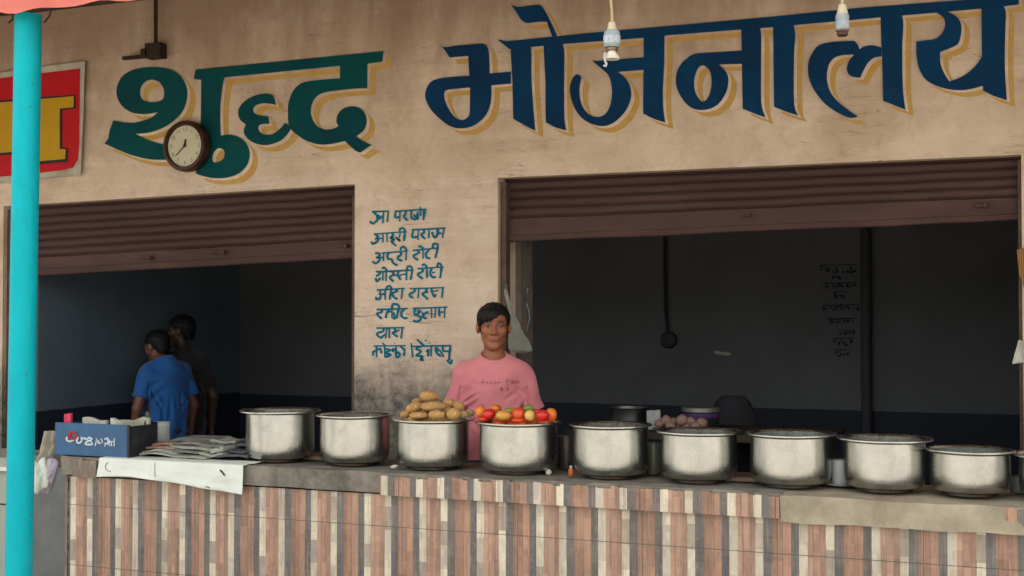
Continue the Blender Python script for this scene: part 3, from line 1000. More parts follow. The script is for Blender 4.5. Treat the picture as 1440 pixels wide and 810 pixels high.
def awn(u, v):
    x = -9.5 + 13.2 * u
    # v 0 = hem of the hanging lip, .12 = fold over the rail, 1 = wall
    q = noise.noise(Vector((x * 1.7, v * 3, 2.2)))
    sag = .025 * math.sin(x * 5.1) * 0.4 + .02 * q
    if v < .1:
        t = v / .1
        z = 2.833 + .085 * t + .012 * noise.noise(Vector((x * 6, 0, 0))) * (1 - t) + .006 * math.sin(x * 21) * (1 - t)
        y = -2.02 - .012 * t + .02 * noise.noise(Vector((x * 5, t * 2, 5)))
        return (x, y, z)
    t = (v - .1) / .9
    y = -2.03 + t * (2.0)
    z = 2.905 + .92 * t - .05 * math.sin(math.pi * t) + sag
    return (x, y, z)


part('tarpaulin', MB().grid(awn, 300, 30), M_AWN, AW, smooth=180)
def awn_added_lining(u, v):  # unseen layer added below the tarpaulin to keep its red out of reflections
    x, y, z = awn(u, .16 + .84 * v)
    return (x, y + .0, z - .012)


part('added_lining', MB().grid(awn_added_lining, 120, 24), cloth_mat('added_lining_brown', (.40, .29, .215), (.32, .215, .15), 0, .9, 2), AW, smooth=180)
part('front_rail', MB().tube([(-9.5, -1.93, 2.87), (3.7, -1.93, 2.87)], .022, 12), M_RUST, AW, smooth=60)
for (ax, ay, bx, by) in ((18, 22, 12, 32), (20, 22, 26, 24), (62, 32, 72, 12)):
    tie = MB().tube([UY(ax, ay, -1.86), UY((ax + bx) / 2 + 3, (ay + by) / 2, -1.86), UY(bx, by, -1.86)], .0035, 6)
    part('tie_rope', tie, M_RUST, AW, smooth=60)

# ---- banner
bnw = lambda x, y, o=.0: WZ(x / 4.264, 70 + y / 4.264, o)
bn = thing('banner_sign', 'red banner with a yellow Hindi letter in a cream border behind the pole', 'sign', WZ(0, 250, .02))


def bpan(name, loops, off, mat, par, th=.0):
    mb = MB()
    for lp in loops: mb.poly([lp], lambda x, y: bnw(x, y, off))
    return part(name, mb, mat, par)


out_b = [(-500, 225), (-300, 196), (0, 138), (250, 102), (510, 68), (505, 200), (500, 400), (490, 600), (484, 750), (300, 765), (0, 800), (-500, 860)]
in_b = [(-500, 252), (0, 170), (250, 140), (480, 112), (478, 300), (475, 560), (468, 660), (440, 705), (380, 722), (240, 738), (0, 762), (-500, 820)]
yl = [(-380, 378), (0, 316), (443, 278), (440, 345), (358, 352), (358, 595), (393, 597), (390, 655), (230, 668), (215, 600), (0, 618), (-380, 660)]
sh = [(x + (10 if x > -300 else 0), y + 4) for x, y in yl]
sh[2] = (455, 268); sh[1] = (0, 303); sh[0] = (-380, 365); sh[3] = (455, 352); sh[4] = (374, 362); sh[5] = (374, 585); sh[6] = (410, 588); sh[7] = (407, 672); sh[8] = (222, 688); sh[9] = (205, 616); sh[10] = (0, 634); sh[11] = (-380, 678)
bd = MB()
bd.poly([out_b], lambda x, y: bnw(x, y, .028))
n0 = len(out_b)
bd.add([bnw(x, y, .028) for x, y in out_b] + [bnw(x, y, .008) for x, y in out_b], [(i, (i + 1) % n0, n0 + (i + 1) % n0, n0 + i) for i in range(n0)])
bdo = part('border', bd, simple('cream_board', (.50, .46, .37), .8, 0, .25, 9, .2, dirt=(.28, .23, .17)), bn)
fld = bpan('red_field', [in_b], .030, simple('red_print', (.50, .003, .010), .6, 0, .15, 6, .1), bn)
bpan('letter_outline', [sh], .0315, simple('black_print', (.03, .015, .012), .5), fld)
bpan('letter', [yl], .033, simple('yellow_print', (.52, .30, .008), .6, 0, .12, 6, .08), fld)

# ---- clock
cc = WZ(269, 207, 0.0)
ck = thing('wall_clock', 'round dark wooden wall clock with a cream dial hung over the green lettering', 'clock', cc)
k = mpp(cc)
Rc = 36 * k
part('case', MB().lathe([(Rc * .93, .0), (Rc, .012), (Rc, .05), (Rc * .95, .066), (Rc * .84, .07), (Rc * .80, .058), (Rc * .79, .05)], cc + Vector((0, -.01, 0)), 64, Mj, (True, False)), simple('dark_wood_case', (.055, .024, .018), .35, 0, .4, 18, .1), ck, smooth=50)
dial = part('dial', MB().lathe([(Rc * .795, 0), (Rc * .795, .004)], cc + Vector((0, -.056, 0)), 64, Mj), simple('aged_dial', (.60, .56, .40), .5, 0, .12, 5, .02), ck)
cf = bpy.data.curves.new('numerals', 'FONT')


def text_mesh(s, size):
    cu = bpy.data.curves.new('t', 'FONT')
    cu.body = s
    cu.size = size
    cu.align_x = 'CENTER'
    cu.align_y = 'CENTER'
    ob = bpy.data.objects.new('t', cu)
    COL.objects.link(ob)
    dg = bpy.context.evaluated_depsgraph_get()
    me = bpy.data.meshes.new_from_object(ob.evaluated_get(dg))
    r = ([v.co.copy() for v in me.vertices], [tuple(p.vertices) for p in me.polygons])
    bpy.data.objects.remove(ob)
    bpy.data.curves.remove(cu)
    bpy.data.meshes.remove(me)
    return r


bpy.data.curves.remove(cf)
M_NUM = simple('faded_numeral', (.22, .20, .13), .6)
for h in range(1, 13):
    nm = MB()
    a = math.pi / 2 - h * math.pi / 6
    vs, fs = text_mesh(str(h), Rc * .22)
    c = cc + Vector((Rc * .64 * math.cos(a), -.0615, Rc * .64 * math.sin(a)))
    nm.add([c + Vector((v.x, 0, v.y)) for v in vs], fs)
    part('numeral', nm, M_NUM, dial)


def hand(name, deg, L, wd, off):
    a = R(90 - deg)
    d = Vector((math.cos(a), 0, math.sin(a))); n_ = Vector((-d.z, 0, d.x))
    c = cc + Vector((0, -off, 0))
    p = [c - d * L * .15 - n_ * wd, c - d * L * .15 + n_ * wd, c + d * L + n_ * wd * .5, c + d * L - n_ * wd * .5]
    mb = MB().add(p + [q + Vector((0, .0015, 0)) for q in p], [(0, 1, 2, 3), (7, 6, 5, 4), (0, 4, 5, 1), (1, 5, 6, 2), (2, 6, 7, 3), (3, 7, 4, 0)])
    part(name, mb, simple('black_hand', (.02, .02, .02), .5), ck)


hand('hour_hand', 8, Rc * .26, Rc * .055, .064)
hand('minute_hand', 228, Rc * .56, Rc * .026, .067)
part('centre_cap', MB().lathe([(Rc * .045, 0), (Rc * .045, .012)], cc + Vector((0, -.060, 0)), 16, Mj), simple('cap', (.03, .03, .03), .4), ck)

# ---- hanging lamp holders
M_BAKE = simple('cloudy_plastic', (.33, .38, .40), .35, 0, .3, 40, .2, c2=(.20, .24, .26))
M_CORD = simple('yellowed_cord', (.50, .40, .22), .6)


def lampholder(px, ytop, ycap, ybot, label, first):
    Y = -1.9
    b = UY(px, ybot, Y); k = mpp(b)
    t = thing('lamp_holder', label, 'lamp holder', b, 'lamp holders hanging from the awning')
    topz = UY(px, ytop, Y).z
    cp = MB()
    c0 = UY(px, ycap, Y)
    n = 9
    path = [Vector((b.x + (.012 if first else .004) * math.sin(i * .9) * (1 - i / n), Y, 2.87 + (c0.z - 2.87) * i / n)) for i in range(n + 1)]
    part('cord', MB().tube(path, .0052, 8), M_CORD, t, smooth=60)
    part('cord_grip', MB().lathe([(.006, 0), (.012, -.004), (.018, -.03), (.02, -.04)], c0 + Vector((0, 0, .03)), 16), simple('cream_plastic', (.55, .48, .33), .45), t, smooth=40)
    H = c0.z - b.z
    if first:
        r = 11.5 * k
        part('socket', MB().lathe([(r * .55, 0), (r * .92, -.006), (r, -.014), (r, -H * .52), (r * .9, -H * .56)], c0, 28), M_BAKE, t, smooth=40)
        # taped paper round the socket
        part('tape', MB().lathe([(r * 1.04, -H * .20), (r * 1.05, -H * .22), (r * 1.05, -H * .44), (r * 1.03, -H * .45)], c0, 28, None, (False, False)), simple('grey_tape', (.52, .55, .55), .5, 0, .4, 60, .3, c2=(.25, .3, .33)), t, smooth=40)
        part('collar', MB().lathe([(r * .55, -H * .56), (r * .72, -H * .58), (r * .72, -H * .66), (r * .5, -H * .68)], c0, 24), simple('brass', (.24, .15, .09), .4, .8), t, smooth=40)
        part('skirt', MB().lathe([(r * .45, -H * .68), (r * .55, -H * .74), (r * .95, -H * .90), (r * .95, -H * .94)], c0, 28), simple('white_skirt', (.72, .68, .56), .35), t, smooth=40)
        hk = [UY(852 + a, 70 + bb, Y - .03) for a, bb in ((-1, 4), (-2, 10), (-1, 16), (1, 20), (0, 23), (-3, 22))]
        part('hook', MB().tube(hk, .004, 8), simple('grey_plastic_hook', (.5, .52, .52), .4), t, smooth=60)
    else:
        r = 9.8 * k
        part('socket', MB().lathe([(r * .5, 0), (r * .9, -.006), (r * .98, -H * .2), (r * .9, -H * .28), (r, -H * .34), (r * 1.02, -H * .66), (r * .9, -H * .72)], c0, 28), M_BAKE, t, smooth=40)
        part('ring', MB().lathe([(r * .8, -H * .72), (r * .98, -H * .73), (r * .98, -H * .78), (r * .8, -H * .8)], c0, 28), simple('brown_ring', (.22, .15, .11), .4), t, smooth=40)
        part('collar', MB().lathe([(r * .7, -H * .8), (r * .8, -H * .86), (r * .78, -H * .96), (r * .6, -H)], c0, 28), simple('rust_collar', (.10, .05, .035), .5, .4), t, smooth=40)


lampholder(860.5, -5, 42, 86, 'hanging lamp holder wrapped in grey tape, over the left part of the blue lettering', True)
lampholder(1184.5, -5, 18, 51, 'bare grey lamp holder with a brown ring, hanging right of the taped one', False)

# ================================================================== POTS
POTS = [  # rim centre px, rim y, rim half width, body half width, bottom y, label
    (394, 577, 57, 48, 648, 'open steel pot at the left end of the row beside the newspapers'),
    (499, 583, 55, 49, 655, 'open steel pot between the leftmost pot and the potato pot'),
    (609, 589, 58, 51, 661, 'steel pot heaped with potatoes'),
    (729, 593, 61, 55, 664, 'steel pot heaped with tomatoes in front of the man in pink'),
    (859, 597, 58, 53, 669, 'scratched open steel pot just right of the tomato pot'),
    (983, 606, 61, 53.5, 677, 'open steel pot in front of the onions'),
    (1112, 609, 63, 56, 683, 'open steel pot left of the white cup and saucer'),
    (1244, 616, 66, 56, 689, 'stained open steel pot right of the white cup and saucer'),
    (1364, 632, 61, 54, 696, 'lowest steel pot at the right end of the row'),
    (1499, 640, 72, 62, 706, 'steel pot cut off by the right edge of the photo'),
]
PY = -.86
POTC = []
M_INSIDE = simple('pot_inside', (.30, .28, .25), .35, 1.0, .4, 9, .05)
M_RING = simple('sooty_ring', (.10, .085, .07), .45, .8, .5, 14, .15, dirt=(.12, .05, .03))
for (cx, ry, rw, bw, by, lab) in POTS:
    c = UY(cx, by, PY)
    c.z = CT
    kx = mpp(c)
    c = Vector((c.x, PY, CT + .004))
    rb, rr = bw * kx, rw * kx
    top = UY(cx, ry, PY).z
    H = top - c.z
    POTC.append((c, rb, rr, top))
    t = thing('steel_pot', lab, 'pot', c, 'steel pots lined up on the counter')
    fr = rb * .70
    prof = [(fr * .55, .014), (fr, .016), (rb * .90, .019), (rb * .955, .028), (rb * .985, .043), (rb * .998, .062), (rb, .085), (rb * 1.0, H * .55), (rb * .99, H - .03), (rb * .99, H - .012), (rb * 1.03, H - .006), (rr * .985, H - .0045), (rr, H - .003), (rr, H + .0025), (rr * .988, H + .0035), (rb * 1.02, H + .0015), (rb * .965, H - .006), (rb * .96, H * .5), (rb * .95, .08), (rb * .8, .034), (.001, .03)]
    mbp = MB()
    n = 72
    sd_ = rj.random() * 50
    base = MB().lathe(prof, (0, 0, 0), n, None, (True, False))
    vs = []
    for v in base.v:                             # beaten metal is never quite round
        q = Vector((v[0] * 7 + sd_, v[1] * 7, v[2] * 6))
        s_ = 1 + .010 * noise.noise(q)
        vs.append((v[0] * s_ + c.x, v[1] * s_ + c.y, v[2] + .0025 * noise.noise(q * .7 + Vector((5, 5, 5))) * (v[2] > H * .6) + c.z))
    part('body', MB().add(vs, base.f), M_STEEL, t, smooth=32)
    part('foot_ring', MB().lathe([(fr * .93, 0), (fr * 1.0, .002), (fr * 1.0, .012), (fr * .93, .0155)], c, 56), M_RING, t, smooth=40)


# ================================================================== VEGETABLES
def blob_mesh(rx, ry, rz, seed, amp=.08, sub=3):
    bm = bmesh.new()
    bmesh.ops.create_icosphere(bm, subdivisions=sub, radius=1)
    mb = MB()
    idx = {}
    for i, v in enumerate(bm.verts):
        idx[v] = i
        n_ = 1 + amp * noise.noise(v.co * 1.1 + Vector((seed, seed * .7, 3))) + amp * .25 * noise.noise(v.co * 3.5 + Vector((seed, 2, 3)))
        mb.v.append((v.co.x * rx * n_, v.co.y * ry * n_, v.co.z * rz * n_))
    mb.f = [tuple(idx[v] for v in f.verts) for f in bm.faces]
    bm.free()
    return mb


def placed(mb, c, M):
    o = MB()
    o.v = [tuple(M @ Vector(v) + Vector(c)) for v in mb.v]
    o.f = mb.f
    return o


def potato_mat(i, c):
    m = NT('potato_skin')
    v = m.pos(obj=True)
    col = m.mix(m.mask(m.noise(v, 22, 6, .65, .2), .38, .7), c, tuple(x * .8 for x in c))
    vo = m.n('ShaderNodeTexVoronoi')
    vo.inputs['Scale'].default_value = 60
    m.l(v, vo.inputs['Vector'])
    col = m.mix(m.math('MULTIPLY', m.mask(vo.outputs['Distance'], .22, .05), .5), col, (.16, .085, .035))
    m.base(col)
    m.set(Roughness=.9)
    m.p.inputs['Specular IOR Level'].default_value = .1
    m.bump(m.noise(v, 90, 5, .7), .3, .002)
    return m.m


PM = [potato_mat(0, c) for c in ((.80, .46, .17), (.74, .44, .18), (.60, .42, .22))]
PO = [  # cx, cy, w, h (crop x12), Y, tilt, label
    (645, 268, 320, 185, -.85, -6, 'potato on the very top of the potato heap'),
    (720, 440, 430, 175, -.93, -3, 'longest potato, lying across the middle of the heap right under the top one'),
    (390, 455, 300, 170, -.92, 18, 'potato left of the longest one, tilted up to the right'),
    (235, 568, 165, 115, -.94, 10, 'small potato at the left end of the heap'),
    (470, 590, 320, 120, -.99, 0, 'long potato lying low against the front rim, left of centre'),
    (770, 575, 270, 150, -1.0, 0, 'plump potato at the front rim below the longest one'),
    (1050, 560, 230, 185, -.98, 8, 'round potato at the front rim in the right half of the heap'),
    (980, 385, 230, 150, -.85, -15, 'potato behind the longest one on its right shoulder'),
    (1140, 440, 200, 160, -.86, -30, 'tan potato high on the right slope of the heap'),
    (1230, 565, 170, 120, -.93, 0, 'small dull potato near the right end of the heap'),
    (1330, 545, 160, 120, -.87, -10, 'greenish small potato at the right end beside the tomatoes'),
    (450, 350, 210, 110, -.80, 12, 'half hidden potato behind the left shoulder of the heap'),
    (560, 500, 260, 170, -.88, 5, 'potato tucked under the longest one, left of centre'),
    (900, 500, 260, 160, -.88, -5, 'potato tucked under the longest one, right of centre'),
]
for i, (cx, cy, wpx, hpx, Y, tl, lab) in enumerate(PO):
    c = UY(550 + cx / 12, 535 + cy / 12, Y)
    k = mpp(c)
    rx, rz = wpx / 24 * k * 1.03, hpx / 24 * k * 1.06
    M = Matrix.Rotation(YAW, 3, 'Z') @ Matrix.Rotation(R(-tl), 3, 'Y')
    mb = placed(blob_mesh(rx, (rx + rz) * .5, rz, i * 3.1, .13), c, M)
    solo('potato', mb, PM[2] if i in (9, 10) else PM[i % 2], lab, 'potato', 'potatoes heaped in a steel pot', smooth=180)
# the pile under them
pc, prb, prr, ptop = POTC[2]
for i in range(9):
    a = i * 2.4
    r_ = .04 + .075 * ((i * 37) % 10) / 10
    mb = placed(blob_mesh(.045, .034, .032, 40 + i, .12), (pc.x + r_ * math.cos(a), pc.y + r_ * math.sin(a), ptop - .012), Matrix.Rotation(a * 2, 3, 'Z'))
    solo('potato', mb, PM[i % 2], 'potato mostly hidden low inside the potato pot', 'potato', 'potatoes heaped in a steel pot', smooth=180)


def tomato_mat(c1, c2, c3, off):
    m = NT('tomato_skin')
    v = m.pos((1, 1, 1), obj=True, loc=(off, off * .5, 0))
    f = m.noise(v, 9, 2, .5, .1)
    m.base(m.ramp(f, [(.32, c1), (.5, c2), (.68, c3)]))
    m.set(Roughness=.28)
    m.p.inputs['Subsurface Weight'].default_value = .0
    m.bump(m.noise(v, 12, 2), .1, .004)
    return m.m


RED, ORR, ORG, YEL, GRN = (.55, .015, .01), (.62, .075, .012), (.70, .20, .02), (.66, .42, .10), (.20, .24, .045)
TO = [
    (215, 250, 155, 185, -.94, (ORG, ORG, ORR), 'tall orange tomato at the left end of the tomatoes'),
    (335, 282, 185, 160, -.99, (RED, RED, (.5, .02, .012)), 'deep red tomato in front, second from the left'),
    (430, 205, 165, 135, -.90, (ORR, ORG, ORR), 'orange tomato peeking out behind the left red one'),
    (545, 300, 215, 150, -1.0, (ORG, (.5, .35, .07), ORG), 'orange tomato with a green patch in the front row'),
    (625, 235, 160, 105, -.90, (ORG, GRN, ORG), 'orange and green tomato half hidden behind the middle of the heap'),
    (765, 280, 190, 190, -.97, (ORR, ORR, RED), 'big orange red tomato in the middle of the heap'),
    (905, 200, 140, 120, -.89, (GRN, GRN, (.3, .28, .08)), 'dull green tomato behind the pale yellow one'),
    (930, 300, 155, 155, -.98, (YEL, YEL, ORG), 'pale yellow tomato in the front row'),
    (1110, 300, 185, 165, -.99, (RED, RED, RED), 'bright red tomato in front near the right end'),
    (1235, 290, 165, 195, -.92, (ORR, ORG, ORR), 'orange red tomato at the right end of the tomatoes'),
    (250, 352, 160, 80, -.99, (ORR, RED, ORR), 'tomato sunk behind the front rim below the tall orange one'),
    (750, 372, 170, 80, -1.0, (RED, ORR, RED), 'tomato sunk behind the front rim below the big orange red one'),
    (1020, 250, 130, 90, -.86, (ORR, RED, ORR), 'tomato in the back between the pale yellow and the bright red one'),
]
for i, (cx, cy, wpx, hpx, Y, cs, lab) in enumerate(TO):
    c = UY(655 + cx / 10.29, 555 + cy / 10.29, Y)
    k = mpp(c)
    rx, rz = wpx / 20.58 * k * 1.04, hpx / 20.58 * k * 1.04
    b_ = blob_mesh(rx, (rx + rz) / 2, rz, i * 5.3, .045, 4)
    vs = []
    for v in b_.v:                                       # dimple at the stalk
        r2 = (v[0] / rx) ** 2 + (v[1] / rx) ** 2
        vs.append((v[0], v[1], v[2] - (rz * .28 * math.exp(-r2 * 14) if v[2] > 0 else 0)))
    b_.v = vs
    M = Matrix.Rotation(i * 1.3, 3, 'Z') @ Matrix.Rotation(R(25 + 20 * math.sin(i * 2.3)), 3, 'X')
    if hpx > wpx or wpx > hpx * 1.15: M = Matrix.Rotation(YAW, 3, 'Z')
    solo('tomato', placed(b_, c, M), tomato_mat(*cs, i * .37), lab, 'tomato', 'tomatoes heaped in a steel pot', smooth=180)
pc, prb, prr, ptop = POTC[3]
TM = [tomato_mat(RED, ORR, ORG, 1), tomato_mat(ORG, ORR, RED, 3)]
for i in range(12):
    a = i * 2.4
    r_ = .03 + .10 * math.sqrt(i / 12)
    mb = placed(blob_mesh(.034, .034, .030, 90 + i, .04), (pc.x + r_ * math.cos(a), pc.y + r_ * math.sin(a), ptop - .008), Matrix.Identity(3))
    solo('tomato', mb, TM[i % 2], 'tomato mostly hidden low inside the tomato pot', 'tomato', 'tomatoes heaped in a steel pot', smooth=180)

# ================================================================== THINGS ON THE COUNTER, LEFT
# ---- blue box
bl_ = UZ(77, 641, CT + .005); brr = UZ(180, 642.5, CT + .005)
yb = (bl_.y + brr.y) / 2
bx0, bx1 = UY(77, 641, yb).x, UY(181, 641, yb).x
bh = UY(120, 597, yb).z - CT
by1 = yb
# depth of the box: right side face runs back to px 220
by1 = UX(220, 610, bx1).y
cbx = Vector(((bx0 + bx1) / 2, (yb + by1) / 2, CT + .005))
bxo = thing('blue_box', 'open blue metal box with white Hindi lettering on the left end of the counter', 'box', cbx)


def box_paint():
    m = NT('worn_blue_paint')
    v = m.pos(obj=True)
    f = m.noise(v, 9, 7, .7, .3)
    col = m.mix(m.mask(f, .38, .68), (.016, .10, .23), (.022, .07, .15))
    f2 = m.noise(v, 38, 6, .75, .4)
    col = m.mix(m.mask(f2, .66, .72), col, (.25, .30, .33))
    m.base(col)
    m.set(Roughness=.45)
    m.bump(f2, .12, .003)
    return m.m


M_BOX = box_paint()
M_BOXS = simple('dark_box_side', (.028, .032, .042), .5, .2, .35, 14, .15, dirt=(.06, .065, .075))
wt = .012
z0 = CT + .005
part('front_panel', MB().box(((bx0 + bx1) / 2, yb + wt / 2, z0 + bh / 2), (bx1 - bx0, wt, bh)), M_BOX, bxo, bevel=.003)
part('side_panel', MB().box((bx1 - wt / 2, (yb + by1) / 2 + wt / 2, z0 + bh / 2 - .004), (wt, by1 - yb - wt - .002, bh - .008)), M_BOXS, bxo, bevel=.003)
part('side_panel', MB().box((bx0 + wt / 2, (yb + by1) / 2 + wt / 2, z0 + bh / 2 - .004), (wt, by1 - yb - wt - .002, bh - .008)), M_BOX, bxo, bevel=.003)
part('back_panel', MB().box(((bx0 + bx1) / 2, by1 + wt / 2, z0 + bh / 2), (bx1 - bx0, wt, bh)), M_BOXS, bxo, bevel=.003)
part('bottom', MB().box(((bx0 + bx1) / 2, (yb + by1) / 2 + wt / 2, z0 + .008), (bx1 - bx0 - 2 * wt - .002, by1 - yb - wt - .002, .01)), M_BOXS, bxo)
part('corner_strip', MB().box((bx1 + .0015, yb - .0015, z0 + bh / 2), (.014, .014, bh - .004)), M_DARKMETAL, bxo, bevel=.002)
B1 = (70, 580, 8.47)
bln = [[(205, 290), (200, 325), (240, 345), (290, 325)], [(340, 290), (320, 340), (345, 365), (380, 340), (375, 290)], [(390, 300), (430, 320), (410, 300)], [(435, 325), (470, 300), (500, 320), (440, 350), (430, 380), (515, 380)], [(480, 320), (510, 380)], [(560, 310), (540, 400)], [(580, 330), (575, 360), (610, 365)], [(610, 310), (630, 360)], [(650, 320), (690, 310), (690, 370), (650, 370)], [(650, 395)], [(710, 325), (710, 400)], [(710, 350), (760, 345)], [(770, 305), (765, 405)], [(735, 350), (735, 400)]]
mb = MB()
strokes(mb, [[(70 + x / 8.47, 580 + y / 8.47) for x, y in l] for l in bln], 2.3, lambda a, b, l: UY(a, b, yb - .0015 - l))
part('box_lettering', mb, simple('white_lettering', (.62, .66, .68), .5), bxo)
rg = [[(270 + 56 * math.cos(i * .55) * (1 - .02 * i), 275 + 48 * math.sin(i * .55) * (1 - .02 * i)) for i in range(22)]]
mb = MB()
strokes(mb, [[(70 + x / 8.47, 580 + y / 8.47) for x, y in l] for l in rg], 2.1, lambda a, b, l: UY(a, b, yb - .0045 - l))
part('box_emblem', mb, simple('red_lettering', (.50, .04, .045), .5), bxo)


def crumple(cx, cy, cz, sx, sy, sz, seed, amp=.35):
    """a crumpled sheet: closed lumpy slab"""
    return placed(blob_mesh(sx, sy, sz, seed, amp, 4), (cx, cy, cz), Matrix.Rotation(seed, 3, 'Z'))


zt = z0 + bh
def inbox(px, py, dy): return UY(px, py, yb + dy)
# paper and packets standing in the box
def leaf(p, wd, ht, th, rz, seed, curl=.02):
    """a bent paper bundle"""
    mb = MB()
    n = 10
    top, bot = [], []
    for j in range(5):
        for i in range(n + 1):
            u, v = i / n - .5, j / 4
            z = ht * v + .13 * ht * noise.noise(Vector((u * 2.5 + seed, v * 1.5, 0))) * v
            y = curl * math.sin(u * 5 + seed) + .35 * curl * noise.noise(Vector((u * 4, v * 4, seed)))
            top.append((u * wd, y, z)); bot.append((u * wd, y + th, z))
    M = Matrix.Rotation(rz, 3, 'Z')
    N = n + 1
    f = [(j * N + i, j * N + i + 1, (j + 1) * N + i + 1, (j + 1) * N + i) for j in range(4) for i in range(n)]
    K = len(top)
    per = [i for i in range(N)] + [j * N + n for j in range(1, 5)] + [4 * N + i for i in range(n - 1, -1, -1)] + [j * N for j in range(3, 0, -1)]
    fs = f + [tuple(K + q for q in reversed(t)) for t in f] + [(per[a], per[(a + 1) % len(per)], K + per[(a + 1) % len(per)], K + per[a]) for a in range(len(per))]
    return mb.add([M @ Vector(v) + Vector(p) for v in top + bot], fs)


pb = lambda px, dy: Vector((UY(px, 597, yb + dy).x, yb + dy, z0 + .016))
solo('paper_bundle', leaf(pb(135, .08), .13, bh - .002, .02, .1, 1.0), M_PAPER, 'pale paper bundle standing in the blue box, left of the bigger one', 'paper', smooth=60)
solo('paper_bundle', leaf(pb(160, .07), .10, bh + .008, .025, -.1, 4.0, .03), M_PAPER, 'bigger crumpled paper bundle in the middle of the blue box', 'paper', smooth=60)
solo('paper_bundle', leaf(pb(192, .16), .15, bh + .002, .02, .2, 7.5, .03), simple('greenish_paper', (.40, .42, .28), .8, 0, .3, 20, .2, c2=(.52, .50, .40)), 'greenish paper bundle at the right side of the blue box', 'paper', smooth=60)
c = pb(95, .03)
solo('pink_packet', leaf(c, .042, bh + .032, .018, 0, 2.2, .006), simple('pink_foil', (.72, .07, .13), .4), 'small bright pink packet sticking out of the blue box', 'packet', smooth=60)
c = pb(208, .2)
solo('glass_bottle', MB().lathe([(.018, 0), (.02, .01), (.02, bh - .03), (.012, bh + .01), (.012, bh + .035), (.002, bh + .036)], c, 20), simple('dark_green_glass', (.05, .075, .055), .15), 'small dark green bottle neck at the back corner of the blue box', 'bottle', smooth=40)

# white jar
jy = -.70
jc = UY(226, 622, jy); k = mpp(jc)
jc = Vector((jc.x, jy, CT + .003))
jt = UY(226, 594, jy).z
jar = thing('white_jar', 'white plastic jar behind the right end of the blue box', 'jar', jc)
jr = 12.5 * k
jh = jt - CT
part('body', MB().lathe([(jr * .9, 0), (jr, .01), (jr, jh * .8), (jr * .97, jh * .84)], jc, 32), simple('milky_plastic', (.46, .49, .45), .4), jar, smooth=40)
part('lid', MB().lathe([(jr * .97, jh * .842), (jr * 1.03, jh * .85), (jr * 1.03, jh * .985), (jr * .96, jh)], jc, 32), simple('milky_lid', (.52, .55, .50), .4), jar, smooth=40)

# folded newspapers and flat plates
M_NEWS = [cloth_mat('newsprint_pale', (.36, .36, .30), (.24, .24, .20), 0, .9, 30), cloth_mat('newsprint_grey', (.20, .20, .175), (.12, .12, .105), 0, .9, 30), cloth_mat('newsprint_red', (.33, .15, .095), (.42, .30, .22), 0, .9, 20), cloth_mat('newsprint_dark', (.055, .058, .068), (.085, .085, .09), 0, .7, 20)]
rp = random.Random(5)


def sheaf(px0, px1, py, Y, th, mi, seed, dep=.14, lift=.0):
    a, b = UY(px0, py, Y), UY(px1, py, Y)
    zc = (a.z + b.z) / 2
    zc = max(zc, CT + .004)
    mb = MB()
    nx, ny = 14, 6
    def surf(u, v, top):
        x = a.x + (b.x - a.x) * u
        y = Y + dep * v + .012 * noise.noise(Vector((u * 3, seed, 0)))
        z = zc + .007 * noise.noise(Vector((u * 2.6 + seed, v * 2, seed))) + .004 * math.sin(u * 5 + seed) + (th if top else 0) * (.75 + .35 * noise.noise(Vector((u * 5, seed, 4))))
        return Vector((x, y, max(z, CT + .004 + (th * .6 if top else 0))))
    N = nx + 1
    T = [surf(i / nx, j / ny, True) for j in range(ny + 1) for i in range(N)]
    D = [surf(i / nx, j / ny, False) for j in range(ny + 1) for i in range(N)]
    K = len(T)
    f = [(j * N + i, j * N + i + 1, (j + 1) * N + i + 1, (j + 1) * N + i) for j in range(ny) for i in range(nx)]
    per = [i for i in range(N)] + [j * N + nx for j in range(1, ny + 1)] + [ny * N + i for i in range(nx - 1, -1, -1)] + [j * N for j in range(ny - 1, 0, -1)]
    mb.add(T + D, f + [tuple(K + q for q in reversed(t)) for t in f] + [(per[q], per[(q + 1) % len(per)], K + per[(q + 1) % len(per)], K + per[q]) for q in range(len(per))])
    return mb


SH = [  # x0,x1,y(bottom),Y,thick,mat,label
    (196, 290, 642, -1.02, .010, 0, 'pale folded newspaper at the front bottom of the pile on the counter'),
    (280, 312, 641, -1.0, .014, 0, 'small white folded paper at the front right foot of the newspaper pile'),
    (198, 248, 637, -.99, .013, 0, 'cream folded paper with a reddish neighbour at the left foot of the newspaper pile'),
    (240, 300, 637, -.97, .012, 1, 'grey folded newspaper low in the middle of the pile'),
    (194, 246, 631, -.95, .012, 2, 'reddish brown folded newspaper low on the left of the pile'),
    (238, 312, 632, -.93, .014, 0, 'pale thick folded newspaper in the middle layer of the pile'),
    (296, 313, 636, -.985, .026, 0, 'small cream paper roll end at the right of the newspaper pile'),
    (246, 316, 627, -.90, .016, 1, 'grey folded newspaper in the upper layer of the pile'),
    (192, 244, 626, -.90, .012, 2, 'upper reddish folded newspaper at the left of the pile'),
    (236, 302, 622, -.84, .014, 1, 'greenish grey folded newspaper on top of the pile'),
    (296, 331, 623, -.82, .016, 0, 'pale paper sticking up at the top right of the newspaper pile'),
    (303, 348, 643, -1.0, .013, 3, 'dark sheet at the bottom of the dark stack beside the leftmost pot'),
    (308, 346, 636, -.95, .014, 3, 'dark sheet in the middle of the dark stack beside the leftmost pot'),
    (314, 348, 628, -.88, .016, 3, 'dark sheet on top of the dark stack beside the leftmost pot'),
    (183, 198, 640, -1.0, .018, 0, 'little crumpled cream paper against the side of the blue box'),
]
for i, (x0, x1, y, Y, th, mi, lab) in enumerate(SH):
    solo('folded_newspaper', sheaf(x0, x1, y, Y, th, mi, i * 2.7), M_NEWS[mi], lab, 'newspaper', 'folded newspapers piled on the counter', smooth=40)
